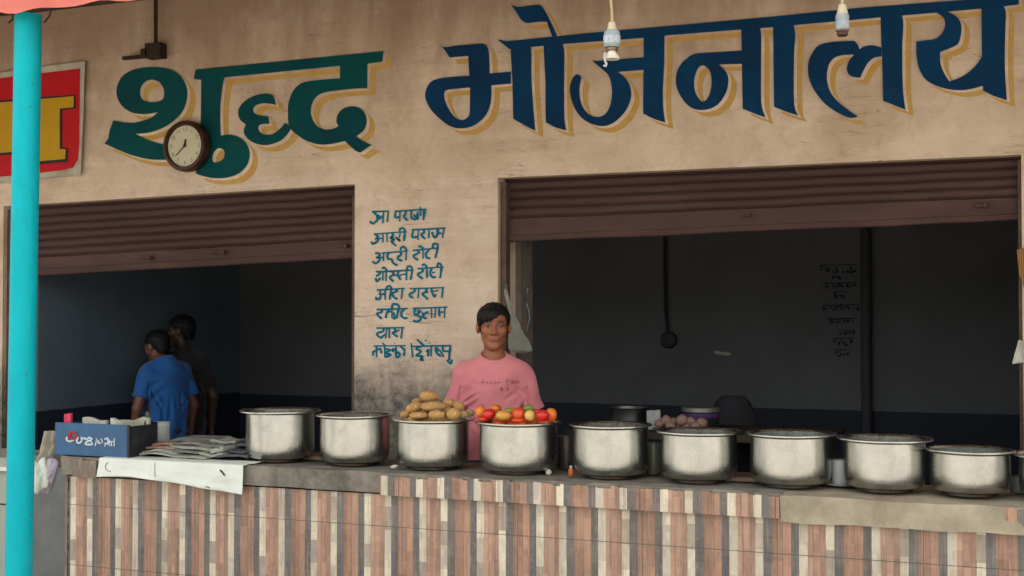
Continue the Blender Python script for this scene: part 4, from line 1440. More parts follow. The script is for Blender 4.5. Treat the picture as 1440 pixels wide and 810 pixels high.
# support block of older papers under the pile
for i in range(4):
    zq = CT + .004 + i * .021
    mb = MB()
    a = UY(246 + i * 3, 630, -.78).x; b = UY(318 - i * 4, 630, -.78).x
    mb.box(((a + b) / 2, -.735, zq + .010), (b - a, .17, .019), .04 * (i - 1))
    solo('folded_newspaper', mb, M_NEWS[i % 2], 'older folded newspaper at the back of the pile, mostly hidden', 'newspaper', 'folded newspapers piled on the counter', bevel=.003)


# white cloth over the slab edge
def wcloth(u, v):
    px = 141 + (343 - 141) * u
    ptop = UY(px, 642 + 8.5 * u, CY0 - .012)
    hem = 671 + 2 * u + 24 * (max(0, u - .22) / .78) ** 1.15
    if v < .35:
        t = v / .35
        z = CT + .0065 + .003 * noise.noise(Vector((u * 6, t * 3, 0)))
        y = CY0 + .13 - t * .142
        if t > .9: z -= .002
        return (ptop.x + .02 * (1 - t) * 1, y, z)
    t = (v - .35) / .65
    bot = UY(px + (-2 + 0 * u), hem, CY0 - .016)
    z = CT + .004 + (bot.z - CT) * t
    fold = .010 * math.sin(u * 17 + t * 1.5) * t + .012 * noise.noise(Vector((u * 5, t * 2.5, 3))) * t
    crease = .007 * math.exp(-((u - .38) / .012) ** 2) + .006 * math.exp(-((u - .72 - .18 * (1 - t)) / .02) ** 2)
    y = CY0 - .018 - abs(.006 * t) - max(fold, -.006) - crease * .6
    return (ptop.x + (bot.x - ptop.x) * t, y, z)


mw = MB().grid(wcloth, 110, 34)
wc = solo('white_cloth', mw, M_WCLOTH, 'white oilcloth hanging over the front edge of the counter below the newspapers', 'cloth', smooth=180)
sm = wc.modifiers.new('solid', 'SOLIDIFY'); sm.thickness = .002; sm.offset = 0
mk = MB()
def on_cloth(px, py, l):
    return UY(px, py, CY0 - .0425 - l)
strokes(mk, [[(309, 661), (313, 664), (316, 668)]], 2.6, on_cloth)
# (black smear on the cloth: printed on the cloth itself)
bvh = BVHTree.FromPolygons([Vector(v) for v in mw.v], mw.f)
def on_c(px, py, l):
    d = ray(px, py).normalized()
    h = bvh.ray_cast(EYE, d)
    return (h[0] - d * (.003 + l)) if h[0] else UY(px, py, CY0 - .03)
mk = MB()
strokes(mk, [[(309, 661), (312, 663.5), (314.5, 666.5), (316, 669)]], 2.6, on_c)
strokes(mk, [[(218, 650), (217.5, 660), (218, 671)]], .7, on_c)  # thin dark line drawn along the fold
strokes(mk, [[(152, 650), (148, 655), (150, 661), (156, 663)]], .8, on_c)
strokes(mk, [[(289, 684), (295, 686)]], 1.4, on_c)
o = part('stain_and_crease', mk, simple('smear_and_crease', (.05, .045, .04), .7), wc)


# hanging cloths at the left end
def drape(pxt0, pxt1, yt, pxb0, pxb1, yb_, Y0, seed, nfold=4, amp=.03, tilt=0):
    def fn(u, v):
        px = (pxt0 + (pxt1 - pxt0) * u) * (1 - v) + (pxb0 + (pxb1 - pxb0) * u) * v
        py = yt * (1 - v) + (yb_ + 6 * math.sin(u * 5 + seed)) * v + tilt * u * (1 - v)
        p = UY(px, py, Y0)
        p.y += amp * math.sin(u * nfold * 6.28 + seed + v * 2) * (.25 + v) + amp * noise.noise(Vector((u * 4, v * 4, seed)))
        return p
    return MB().grid(fn, 40, 30)


o = solo('beige_cloth', drape(61, 82, 606, 44, 86, 662, -1.03, 1.0, 2, .022, 0), M_BEIGECLOTH, 'dusty beige cloth hanging down beside the left end of the blue box', 'cloth', smooth=180)
sm = o.modifiers.new('solid', 'SOLIDIFY'); sm.thickness = .006
bagm = placed(blob_mesh(.038, .036, .085, 3.3, .75, 4), UY(68, 668, -1.10), Matrix.Rotation(.3, 3, 'Y'))
solo('lilac_bag', bagm, M_LILAC, 'crumpled lilac plastic bag hanging at the left end of the counter', 'bag', smooth=180)
bagm = placed(blob_mesh(.05, .045, .085, 8.3, .75, 4), UY(53, 668, -1.13), Matrix.Rotation(-.2, 3, 'Y'))
solo('white_bag', bagm, simple('white_plastic_bag', (.66, .72, .62), .4, 0, .2, 10, .2), 'crumpled white bag between the turquoise pole and the lilac bag', 'bag', smooth=180)


# ================================================================== SMALL THINGS BETWEEN THE POTS
M_CER = simple('white_ceramic', (.46, .48, .48), .25, 0, .1, 10, .02)


def cup(px, py, rpx, hpx, Y, name, label, cat, mat, saucer=None):
    b = UY(px, py, Y); k = mpp(b)
    b.z = CT + .003
    r, h = rpx * k, hpx * k
    t = thing(name, label, cat, b)
    z_ = .006 if saucer else 0
    part('body', MB().lathe([(r * .7, z_), (r * .85, z_ + .004), (r, h), (r * .93, h), (r * .78, z_ + .01), (.001, z_ + .01)], b, 28, None, (True, False)), mat, t, smooth=40)
    part('rim', MB().lathe([(r * .98, h - .001), (r * 1.03, h), (r * 1.03, h + .003), (r * .95, h + .003)], b, 28, None, (False, False)), mat, t, smooth=40)
    if saucer:
        rs = saucer * k
        part('saucer', MB().lathe([(rs * .5, 0), (rs * .6, .002), (rs, .010), (rs, .012), (rs * .55, .0055), (.001, .005)], b, 32, None, (True, False)), mat, t, smooth=40)
    return t


cup(1181, 678, 13, 36, -.80, 'tea_cup', 'white cup on a saucer between two pots in the right half', 'cup', M_CER, 22)
cup(797, 668, 15, 46, -.68, 'steel_bowl', 'dull brown tumbler right of the tomato pot', 'tumbler', simple('dull_brown_metal', (.12, .10, .09), .4, .6))
cup(919, 672, 12, 44, -.72, 'stacked_cup', 'greenish grey tumbler in the gap left of the pot before the onions', 'tumbler', simple('greenish_metal', (.17, .17, .13), .4, .3))
cup(1432, 690, 14, 22, -.74, 'small_bowl', 'small grey bowl right of the lowest pot', 'bowl', simple('grey_bowl', (.30, .32, .32), .35, .4))
c = UY(803, 663, -.93); c.z = CT + .004; k = mpp(c)
bt = thing('orange_bottle', 'tiny orange plastic bottle at the foot of the scratched pot', 'bottle', c)
part('body', MB().lathe([(.010, 0), (.012, .003), (.012, .030), (.007, .036)], c, 18), simple('orange_plastic', (.50, .13, .03), .4), bt, smooth=40)
part('cap', MB().lathe([(.0065, .0365), (.0065, .046), (.003, .047)], c, 16), simple('white_cap', (.5, .5, .48), .4), bt, smooth=40)
c = UY(788, 648, -.75)
solo('crumpled_paper', placed(blob_mesh(.014, .012, .014, 2.2, .4), (c.x, -.9, CT + .014), Matrix.Identity(3)), M_PAPER, 'tiny white crumpled paper by the tomato pot', 'paper', smooth=180)
c = UY(556, 650, -.95)
solo('crumpled_paper', placed(blob_mesh(.018, .014, .009, 5.2, .4), (c.x, -.96, CT + .012), Matrix.Identity(3)), M_PAPER, 'white paper scrap left of the potato pot', 'paper', smooth=180)
# flat boards under the row
for (p0, p1, Y, lab) in ((418, 470, -.72, 'brown board lying behind the two leftmost pots'), (1030, 1060, -.74, 'brown scrap board lying between the pots left of the white cup'), (1160, 1205, -.70, 'brown tray lying behind the white cup')):
    a, b = UY(p0, 650, Y), UY(p1, 650, Y)
    solo('wooden_board', MB().box(((a.x + b.x) / 2, Y, CT + .014), (abs(b.x - a.x) + .1, .2, .018), .1), simple('worn_wood', (.26, .18, .125), .8, 0, .4, 20, .2, stretch=(1, 6, 6)), lab, 'board', bevel=.004)

# ---- plastic bag hanging by the man
nail = UY(712, 407, -.03)
bp_ = MB()


def bagfn(u, v):
    a = 2 * math.pi * u
    s_ = v
    px = 711 + 20 * s_ ** 1.1 + 2 * s_
    py = 407 + 90 * s_
    c = UY(px, py, -.06)
    w_ = .010 + .060 * max(0, (s_ - .25) / .75) ** 1.2
    if s_ > .93: w_ *= math.sqrt(max(0, 1 - ((s_ - .93) / .07) ** 2)) * .9 + .1
    w_ *= 1 + .28 * noise.noise(Vector((math.cos(a) * 1.6, math.sin(a) * 1.6, s_ * 5))) + .12 * math.sin(a * 7 + s_ * 4)
    return c + Vector((math.cos(a) * w_, math.sin(a) * w_ * .5, 0))


hb = thing('plastic_bag', 'limp clear plastic bag hanging from the shutter rail beside the man in pink', 'bag', UY(732, 497, -.06))
part('bag', bp_.grid(bagfn, 40, 36), M_BAG, hb, smooth=180)
part('loop', MB().tube([UY(711, 407, -.06), UY(709, 403, -.03), UY(712, 400, -.01), UY(713, 407, -.06)], .003, 6), M_BAG, hb, smooth=60)

# ---- things at the right edge
wvb = thing('woven_fan', 'orange woven straw fan hanging at the right edge of the right opening', 'fan', UY(1441, 400, -.02))
pts = [(1430, 351), (1446, 347), (1462, 352), (1468, 380), (1455, 406), (1440, 404), (1433, 385)]
mb = MB()
mb.poly([pts], lambda x, y: UY(x, y, -.035))
mb.poly([pts], lambda x, y: UY(x, y, -.02))
n0 = len(pts)
mb.add([UY(x, y, -.035) for x, y in pts] + [UY(x, y, -.02) for x, y in pts], [(i, (i + 1) % n0, n0 + (i + 1) % n0, n0 + i) for i in range(n0)])
def straw():
    m = NT('woven_straw')
    wv = m.n('ShaderNodeTexWave')
    wv.inputs['Scale'].default_value = 30
    wv.inputs['Distortion'].default_value = 3
    m.l(m.pos((1, 1, 1.4)), wv.inputs['Vector'])
    m.base(m.mix(wv.outputs['Fac'], (.36, .18, .05), (.15, .07, .03)))
    m.set(Roughness=.85)
    m.bump(wv.outputs['Fac'], .6, .006)
    return m.m
part('blade', mb, straw(), wvb)
part('handle', MB().tube([UY(1448, 404, -.027), UY(1449, 440, -.027)], .009, 8), simple('cane', (.25, .15, .07), .7), wvb, smooth=60)
nl = MB()
def pfn(u, v):
    px = 1424 + 40 * u + 10 * v * (1 - u)
    py = 512 - 34 * v * (1 - .4 * u) - 4 * u
    p = UY(px - 2 * v, py, -.05)
    p.y += .02 * math.sin(u * 7 + v * 2)
    return p
o = solo('hanging_paper', nl.grid(pfn, 20, 12), M_PAPER, 'crumpled newspaper corner jutting in at the right edge of the photo', 'paper', smooth=180)
sm = o.modifiers.new('solid', 'SOLIDIFY'); sm.thickness = .004

# ================================================================== INSIDE: KITCHEN TABLE
kt0, kt1 = UY(840, 600, .75).x, UY(1150, 600, .75).x
KZ = UY(950, 600, .62).z - .02
kt = thing('kitchen_table', 'dark kitchen table inside the right opening holding a pot, onions and a lidded can', 'table', ((kt0 + kt1) / 2, .75, 0))
M_DWOOD = simple('dark_wood', (.055, .04, .03), .7, 0, .4, 14, .15)
part('tabletop', MB().box(((kt0 + kt1) / 2, .78, KZ - .02), (kt1 - kt0 + .2, .62, .04)), M_DWOOD, kt, bevel=.004)
for sx_ in (kt0 - .04, kt1 + .04):
    for sy_ in (.52, 1.04):
        part('leg', MB().box((sx_, sy_, (KZ - .04) / 2 + .008), (.05, .05, KZ - .056)), M_DWOOD, kt, bevel=.003)

c = UY(884, 598, .72); k = mpp(c); c.z = KZ + .001
t = thing('aluminium_pot', 'dull aluminium pot inside behind the scratched pot', 'pot', c)
top = UY(884, 573, .72).z
part('body', MB().lathe([(26 * k * .8, 0), (26 * k * .95, .01), (26 * k, .05), (26 * k, top - KZ - .012), (27.5 * k, top - KZ), (25 * k, top - KZ), (25 * k, .03), (.001, .025)], c, 40, None, (True, False)), simple('dull_aluminium', (.34, .34, .33), .38, 1.0, .3, 8, .1), t, smooth=40)
c = UY(918, 592, .6); k = mpp(c)
solo('folded_card', placed(leaf((0, 0, 0), 19 * k, UY(918, 577, .6).z - KZ, .006, .3, 3.1, .01), Vector((UY(919, 590, .6).x, .6, KZ + .001)), Matrix.Identity(3)), simple('pale_card', (.50, .52, .48), .8), 'white folded card inside, left of the onions', 'card', smooth=50)
M_ONION = simple('onion_skin', (.34, .23, .17), .45, 0, .35, 30, .1, c2=(.25, .13, .10))
ON = [(927, 596, 7), (937, 591, 8), (948, 594, 8), (959, 591, 9), (971, 593, 8), (986, 595, 9), (943, 600, 8), (965, 600, 8), (955, 601, 7), (978, 602, 8)]
lab_on = ['first onion from the left end of the onion heap', 'onion second from the left end of the onion heap', 'onion third from the left in the onion heap', 'plump onion in the middle of the onion heap', 'onion under the purple cloth', 'rightmost onion, standing a little apart', 'low front onion at the left of the heap', 'low front onion at the right of the heap', 'low front onion in the middle of the heap', 'low front onion below the purple cloth']
tr0 = UY(957, 604, .56); 
tray = thing('onion_tray', 'shallow dark tray holding onions behind the pots', 'tray', (tr0.x, .58, KZ + .001))
part('dish', MB().lathe([(.13, 0), (.155, .012), (.16, .013), (.13, .006), (.001, .005)], (tr0.x, .58, KZ + .001), 36, None, (True, False)), M_DARKMETAL, tray, smooth=40)
for i, (px, py, rpx) in enumerate(ON):
    c = UY(px, py, .52 + .02 * (i % 3)); k = mpp(c)
    c.z = max(c.z, KZ + .006 + rpx * k * .8)
    b_ = blob_mesh(rpx * k, rpx * k, rpx * k * .85, i * 2.2, .06)
    b_.v = [(v[0], v[1], v[2] + (.16 * rpx * k * math.exp(-((v[0] ** 2 + v[1] ** 2) / (rpx * k * .25) ** 2)) if v[2] > 0 else 0)) for v in b_.v]
    solo('onion', placed(b_, c, Matrix.Rotation(R(50 * math.sin(i * 3)), 3, 'X')), M_ONION, lab_on[i], 'onion', 'onions heaped behind the pots', smooth=180)
c = UY(985, 600, .82); k = mpp(c); c.z = KZ + .001
can = thing('lidded_can', 'grey can with a pale lid and a purple band behind the onions', 'can', c)
th_ = UY(985, 573, .82).z - KZ
part('body', MB().lathe([(25 * k, 0), (26 * k, .006), (26 * k, th_ * .8)], c, 36), simple('dark_can', (.05, .052, .055), .4, .5), can, smooth=40)
part('lid', MB().lathe([(26.5 * k, th_ * .8), (27 * k, th_ * .82), (26 * k, th_), (4 * k, th_ + .004)], c, 36), simple('pale_lid', (.22, .23, .19), .4, .4), can, smooth=40)
part('band', MB().lathe([(27.2 * k, th_ * .52), (27.6 * k, th_ * .56), (27.6 * k, th_ * .72), (27.2 * k, th_ * .74)], c, 36, None, (False, False)), simple('purple_plastic', (.10, .03, .14), .5), can, smooth=40)
c = UY(1022, 600, 1.15); k = mpp(c)
hd = thing('sooty_oven', 'black domed clay oven standing in the dark behind the onions', 'oven', (c.x, 1.35, 0))
ht = UY(1015, 558, 1.35).z
rr_ = 32 * k
part('body', MB().lathe([(rr_ * 1.25, .016), (rr_ * 1.3, .3), (rr_ * 1.25, ht * .7), (rr_ * 1.18, ht * .80), (rr_ * 1.02, ht * .90), (rr_ * .8, ht * .965), (rr_ * .55, ht), (rr_ * .45, ht), (rr_ * .42, ht * .9), (.001, ht * .85)], (c.x - .03, 1.45, 0), 40, None, (True, False)), simple('soot_black_clay', (.04, .04, .045), .95, 0, .3, 10, .3), hd, smooth=40)

# ================================================================== PEOPLE
def smin(a, b, k):
    h = np.clip(.5 + .5 * (b - a) / k, 0, 1)
    return b * (1 - h) + a * h - k * h * (1 - h)


class SDF:
    def __init__(s, lo, hi, h):
        s.h = h
        s.lo = np.array(lo, float)
        n = np.ceil((np.array(hi) - s.lo) / h).astype(int) + 1
        ax = [s.lo[i] + h * np.arange(n[i]) for i in range(3)]
        s.ax = ax
        s.F = np.full(n, 1.0, np.float32)

    def sub(s, lo, hi):
        sl = []
        for i in range(3):
            a = max(0, int((lo[i] - s.lo[i]) / s.h) - 1)
            b = min(s.F.shape[i], int((hi[i] - s.lo[i]) / s.h) + 3)
            if b <= a: return None, None
            sl.append(slice(a, b))
        g = np.meshgrid(*[s.ax[i][sl[i]] for i in range(3)], indexing='ij')
        return tuple(sl), g

    def _join(s, sl, d, k, op):
        f = s.F[sl]
        if op == 'u': s.F[sl] = smin(f, d, k) if k > 0 else np.minimum(f, d)
        else: s.F[sl] = -smin(-f, d, k) if k > 0 else np.maximum(f, -d)

    def ell(s, c, r, k=.01, op='u', R=None, pad=.05):
        m = max(r) + pad
        sl, g = s.sub([c[i] - m for i in range(3)], [c[i] + m for i in range(3)])
        if sl is None: return
        p = [g[i] - c[i] for i in range(3)]
        if R is not None:
            Rt = np.array(R).T
            p = [sum(Rt[i][j] * p[j] for j in range(3)) for i in range(3)]
        q = np.sqrt(sum((p[i] / r[i]) ** 2 for i in range(3)))
        q2 = np.sqrt(sum((p[i] / r[i] ** 2) ** 2 for i in range(3))) + 1e-9
        s._join(sl, q * (q - 1) / q2, k, op)

    def cap(s, a, b, ra, rb, k=.01, op='u', sy=1.0, pad=.05):
        """tapered capsule; sy < 1 flattens it front to back"""
        a, b = np.array(a, float), np.array(b, float)
        m = max(ra, rb) + pad
        sl, g = s.sub(np.minimum(a, b) - m, np.maximum(a, b) + m)
        if sl is None: return
        sc = np.array([1, 1 / sy, 1])
        A, Bv = a * sc, b * sc
        P = [g[0], g[1] / sy, g[2]]
        ab = Bv - A
        L = (ab ** 2).sum() + 1e-9
        t = np.clip(sum((P[i] - A[i]) * ab[i] for i in range(3)) / L, 0, 1)
        d = np.sqrt(sum((P[i] - A[i] - t * ab[i]) ** 2 for i in range(3))) - (ra + (rb - ra) * t)
        s._join(sl, d * (sy if sy < 1 else 1), k, op)

    def mesh(s):
        F, h = s.F, s.h
        n = F.shape
        ins = F < 0
        c = np.zeros((n[0] - 1, n[1] - 1, n[2] - 1), np.int8)
        for dx in (0, 1):
            for dy in (0, 1):
                for dz in (0, 1):
                    c += ins[dx:n[0] - 1 + dx, dy:n[1] - 1 + dy, dz:n[2] - 1 + dz]
        act = np.argwhere((c > 0) & (c < 8))
        vid = np.full(c.shape, -1, np.int64)
        vid[tuple(act.T)] = np.arange(len(act))
        acc = np.zeros((len(act), 3)); cnt = np.zeros(len(act))
        for axn in range(3):
            o1, o2 = [i for i in range(3) if i != axn]
            for u in (0, 1):
                for v in (0, 1):
                    off = [0, 0, 0]; off[o1] = u; off[o2] = v
                    i0 = act + off
                    i1 = i0.copy(); i1[:, axn] += 1
                    f0, f1 = F[tuple(i0.T)], F[tuple(i1.T)]
                    m = (f0 < 0) != (f1 < 0)
                    t = np.where(m, f0 / (f0 - f1 + 1e-12), 0)
                    p = i0.astype(float); p[:, axn] += t
                    acc[m] += p[m]; cnt[m] += 1
        V = s.lo + h * acc / np.maximum(cnt, 1)[:, None]
        quads = []
        for axn in range(3):
            o1, o2 = (axn + 1) % 3, (axn + 2) % 3
            a = [slice(None)] * 3; b = [slice(None)] * 3
            a[axn] = slice(0, n[axn] - 1); b[axn] = slice(1, n[axn])
            A, Bm = ins[tuple(a)], ins[tuple(b)]
            e = np.argwhere(A != Bm)
            e = e[(e[:, o1] > 0) & (e[:, o2] > 0) & (e[:, o1] < n[o1] - 1) & (e[:, o2] < n[o2] - 1)]
            q = []
            for (u, v) in ((-1, -1), (0, -1), (0, 0), (-1, 0)):
                w_ = e.copy(); w_[:, o1] += u; w_[:, o2] += v
                q.append(vid[tuple(w_.T)])
            q = np.stack(q, 1)
            flip = ~A[tuple(e.T)]
            q[flip] = q[flip][:, ::-1]
            quads.append(q)
        Q = np.concatenate(quads)
        Q = Q[(Q >= 0).all(1)]
        return V, Q


def np_obj(name, V, Q, mat, parent, Mw, smooth=True, cols=None):
    W = V @ np.array(Mw.to_3x3()).T + np.array(Mw.translation)
    org = np.array(root_of(parent))
    me = bpy.data.meshes.new(name)
    me.from_pydata((W - org).tolist(), [], Q.tolist())
    me.materials.append(mat)
    me.polygons.foreach_set('use_smooth', [True] * len(me.polygons))
    if cols is not None:
        at = me.color_attributes.new('tone', 'FLOAT_COLOR', 'POINT')
        at.data.foreach_set('color', np.concatenate([cols, np.ones((len(cols), 1))], 1).astype(np.float32).ravel())
    ob = bpy.data.objects.new(name, me)
    COL.objects.link(ob)
    ob.parent = parent
    return ob


def relax(V, Q, it=2, lam=.5):
    e = np.concatenate([Q[:, [0, 1]], Q[:, [1, 2]], Q[:, [2, 3]], Q[:, [3, 0]]])
    e = np.concatenate([e, e[:, ::-1]])
    for _ in range(it):
        acc = np.zeros_like(V); cnt = np.zeros(len(V))
        np.add.at(acc, e[:, 0], V[e[:, 1]])
        np.add.at(cnt, e[:, 0], 1)
        V = V + lam * (acc / np.maximum(cnt, 1)[:, None] - V)
    return V


def skin_mat():
    m = NT('skin')
    at = m.n('ShaderNodeAttribute')
    at.attribute_name = 'tone'
    f = m.noise(m.pos(obj=True), 45, 4, .6)
    m.base(m.mix(m.math('MULTIPLY', m.mask(f, .35, .7), .18), at.outputs['Color'], (.10, .04, .022)))
    m.set(Roughness=.5)
    m.bump(m.noise(m.pos(obj=True), 160, 3, .6), .08, .002)
    return m.m


M_SKIN = skin_mat()


def hair_mat():
    m = NT('black_hair')
    f = m.noise(m.pos((60, 60, 9), obj=True), 3, 4, .6)
    m.base(m.mix(f, (.004, .004, .005), (.009, .008, .009)))
    m.set(Roughness=.6)
    m.p.inputs['Specular IOR Level'].default_value = .25
    m.bump(f, .5, .004)
    return m.m


M_HAIR = hair_mat()


def shirt_mat(name, c, c2):
    m = NT(name)
    v = m.pos(obj=True)
    m.base(m.mix(m.mask(m.noise(v, 5, 5, .6), .38, .66), c, c2))
    m.set(Roughness=.9)
    m.p.inputs['Sheen Weight'].default_value = .15
    m.bump(m.noise(v, 220, 3, .6), .12, .002)
    return m.m


def person(label, foot, height, face_yaw, body_yaw, h, skin, shirt, shirt2, trousers, side_hair=1.0, arms=((0, 0), (0, 0)), fringe=True, chest=1.0, scribble=None, pitch=0.0, lean=(0.0, 0.0)):
    """standing person; local x = viewer's right when the figure faces us, y = backwards, face looks to -y"""
    S = height / 1.63
    root = thing('person', label, 'person', foot)
    hc = np.array([0, -.012 - lean[0], 1.498 - lean[1]])                # head centre (between the ears)
    Rh = np.array(Matrix.Rotation(face_yaw - body_yaw, 3, 'Z') @ Matrix.Rotation(pitch, 3, 'X'))

    def H(x, y, z):                                # head-local (y forward) to body-local
        return hc + Rh @ np.array([x, -y, z])
    s = SDF((-.36, -.24, -.01), (.36, .24, 1.66), h)
    ht = np.array([[1, 0, 0], [0, 1, 0], [0, 0, 1]])
    # torso, pelvis, legs
    s.cap((-.0, .0, 1.285), (.140 * chest, .0, 1.256), .058, .052, .03)
    s.cap((.0, .0, 1.285), (-.140 * chest, .0, 1.256), .058, .052, .03)
    s.cap((0, 0, 1.17), (0, .0, .98), .150 * chest, .132, .05, sy=.68)
    s.cap((0, 0, .98), (0, .0, .86), .132, .148, .05, sy=.72)
    s.cap((0, .01, 1.26), (0, -.002 - lean[0] * .8, 1.42 - lean[1]), .060, .046, .035)
    for sg, (out, fwd) in zip((-1, 1), arms):
        s.cap((sg * .085, 0, .84), (sg * .09, -.005, .47), .082, .054, .03)
        s.cap((sg * .09, -.005, .47), (sg * .095, .012, .085), .054, .036, .02)
        s.cap((sg * .095, .03, .04), (sg * .105, -.13, .028), .038, .028, .02)
        sh_ = np.array([sg * .150 * chest, 0, 1.250])
        el = np.array([sg * (.232 + out) * chest, .015 - fwd * .3, 1.00])
        wr = np.array([sg * (.240 + out * .6) * chest, -.03 - fwd, .775])
        s.cap(sh_, el, .052, .038, .03)
        s.cap(el, wr, .038, .026, .02)
        # hand: palm, four fingers, thumb
        pd = (wr - el) / np.linalg.norm(wr - el)
        pm = wr + pd * .055
        s.ell(pm, (.022, .040, .05), .012)
        for fi, (dy, L) in enumerate(((-.030, .068), (-.010, .078), (.010, .072), (.028, .056))):
            k0 = pm + pd * .035 + np.array([0, dy, 0])
            k1 = k0 + pd * L * .5 + np.array([-sg * .006, 0, 0])
            k2 = k1 + pd * L * .45 + np.array([-sg * .02, 0, 0])
            s.cap(k0, k1, .0095, .0085, .003)
            s.cap(k1, k2, .0085, .007, .003)
        t0 = wr + pd * .025 + np.array([0, -.03, 0])
        s.cap(t0, t0 + pd * .035 + np.array([-sg * .008, -.025, 0]), .012, .010, .006)
        s.cap(t0 + pd * .035 + np.array([-sg * .008, -.025, 0]), t0 + pd * .065 + np.array([-sg * .014, -.03, 0]), .010, .008, .003)
    # head
    s.ell(H(0, -.014, .030), (.072, .088, .076), .01, R=Rh)
    s.ell(H(0, .022, -.036), (.053, .062, .080), .03, R=Rh)
    s.cap(H(-.008, .062, -.100), H(.008, .062, -.100), .0165, .0165, .02)
    for sg in (-1, 1):
        s.cap(H(sg * .045, .004, -.055), H(sg * .012, .056, -.098), .016, .0145, .02)
        s.ell(H(sg * .041, .052, -.022), (.022, .022, .022), .022)
        s.ell(H(sg * .031, .094, -.002), (.017, .013, .011), .012, 'd')
        s.ell(H(sg * .031, .070, -.001), (.0135, .0135, .0125), .003)
        s.cap(H(sg * .014, .078, .016), H(sg * .046, .066, .016), .0085, .0075, .010)
        s.ell(H(sg * .077, -.008, -.008), (.011, .022, .032), .006, R=Rh @ np.array(Matrix.Rotation(sg * .35, 3, 'Z')))
        s.ell(H(sg * .0135, .090, -.036), (.010, .011, .0085), .006)
    s.cap(H(0, .078, .010), H(0, .098, -.030), .0085, .0125, .010)
    s.cap(H(-.017, .0755, -.0625), H(.017, .0755, -.0625), .0065, .0065, .008)
    s.cap(H(-.013, .0745, -.0725), H(.013, .0745, -.0725), .0075, .0075, .008)
    s.cap(H(-.022, .092, -.0672), H(.022, .092, -.0672), .0025, .0025, .002, 'd')
    V, Q = s.mesh()
    V = relax(V, Q, 1, .4)
    # skin tones by place (lips, brows, eyes have their own colour)
    L = (V - hc) @ Rh
    L[:, 1] *= -1
    base = np.tile(np.array(skin), (len(V), 1))
    ish = (V[:, 2] > 1.36)
    def blendc(mask, c):
        nonlocal base
        m = (np.clip(mask, 0, 1) * ish)[:, None]
        base = base * (1 - m) + np.array(c) * m
    front = np.clip((L[:, 1] - .055) / .01, 0, 1)
    lip = np.exp(-((L[:, 0] / .021) ** 4) - ((L[:, 2] + .0680) / .0082) ** 4) * front
    blendc(lip * .85, (skin[0] * .55, skin[1] * .36, skin[2] * .40))
    for sg in (-1, 1):
        bx = (L[:, 0] - sg * .031) / .021
        bz = (L[:, 2] - (.0185 - .004 * bx * bx)) / .006
        blendc(np.exp(-bx ** 4 - bz ** 4) * front * .9, (.012, .009, .008))
        ex, ez = (L[:, 0] - sg * .031), (L[:, 2] + .001)
        eye = np.exp(-(ex / .0115) ** 4 - (ez / .0044) ** 4) * front
        blendc(eye * .75, (.115, .078, .062))
        blendc(np.exp(-((ex ** 2 + ez ** 2) / .0062 ** 2) ** 2) * front, (.012, .008, .006))
        blendc(np.exp(-(ex / .017) ** 4 - ((ez - .006) / .0034) ** 2) * front * .9, (.015, .010, .009))
    Mw = Matrix.Translation(Vector(foot)) @ Matrix.Rotation(body_yaw, 4, 'Z') @ Matrix.Scale(S, 4)
    np_obj('body', V, Q, M_SKIN, root, Mw, cols=base)

    # hair
    t = SDF(hc - .16, hc + .16, min(h, .004))
    t.ell(H(0, -.016, .034), (.085, .102, .086), .01, R=Rh)
    t.ell(H(0, -.060, -.03), (.064, .045, .06), .02, R=Rh)
    if fringe:
        t.ell(H(-.030, .058, .062), (.050, .030, .030), .02, R=Rh)
        t.ell(H(-.046, .058, .040), (.030, .022, .022), .015, R=Rh)
    g = np.meshgrid(*t.ax, indexing='ij')
    Gl = np.stack([g[i] - hc[i] for i in range(3)], -1) @ Rh
    x, y, z = Gl[..., 0], -Gl[..., 1], Gl[..., 2]
    if fringe: zh = np.interp(x, [-.09, -.07, -.045, -.01, .02, .045, .062, .075, .09], [-.02, .004, .016, .028, .052, .060, .044, .0, -.02])
    else: zh = np.interp(x, [-.09, -.07, -.04, .04, .07, .09], [-.02, .03, .055, .055, .03, -.02])
    nz = .005 * np.sin(x * 520 + z * 90) + .004 * np.sin(x * 210 + 2) + .003 * np.sin(x * 900)
    face = zh + nz
    side = -.015 + .0 * x
    lim = np.where(y > .035, face, np.where(y > -.02, np.minimum(face, side + (y + .02) / .055 * (face - side)), side - .055 * np.clip((-.02 - y) / .03, 0, 1)))
    cut = lim - z
    tex = .0025 * np.sin(x * 260 + y * 140) * np.sin(z * 130 + y * 200)
    t.F = np.maximum(t.F + tex, cut).astype(np.float32)
    Vh, Qh = t.mesh()
    Vh = relax(Vh, Qh, 1, .4)
    np_obj('hair', Vh, Qh, M_HAIR, root, Mw)

    # shirt
    c = SDF((-.36, -.24, .66), (.36, .24, 1.46), h)
    c.cap((.0, .0, 1.288), (.142 * chest, .0, 1.258), .064, .063, .03)
    c.cap((.0, .0, 1.288), (-.142 * chest, .0, 1.258), .064, .063, .03)
    c.cap((0, 0, 1.19), (0, .0, .98), .165 * chest, .158, .05, sy=.72)
    c.cap((0, 0, .98), (0, .0, .66), .158, .165, .05, sy=.74)
    c.cap((0, .014, 1.25), (0, .014, 1.335), .088, .064, .04)
    for sg, (out, fwd) in zip((-1, 1), arms):
        sh_ = np.array([sg * .150 * chest, 0, 1.248])
        el = np.array([sg * (.232 + out) * chest, .015 - fwd * .3, 1.00])
        e2 = sh_ + (el - sh_) * .72
        c.cap(sh_, e2, .060, .065, .028)
    g = np.meshgrid(*c.ax, indexing='ij')
    x, y, z = g
    F_ = c.F
    # folds: pull lines from the armpits, soft vertical waves at the waist
    f1 = .007 * np.sin(x * 46 + 2.2 * np.sin(z * 9) + z * 10) * np.clip((1.16 - z) / .25, 0, 1)
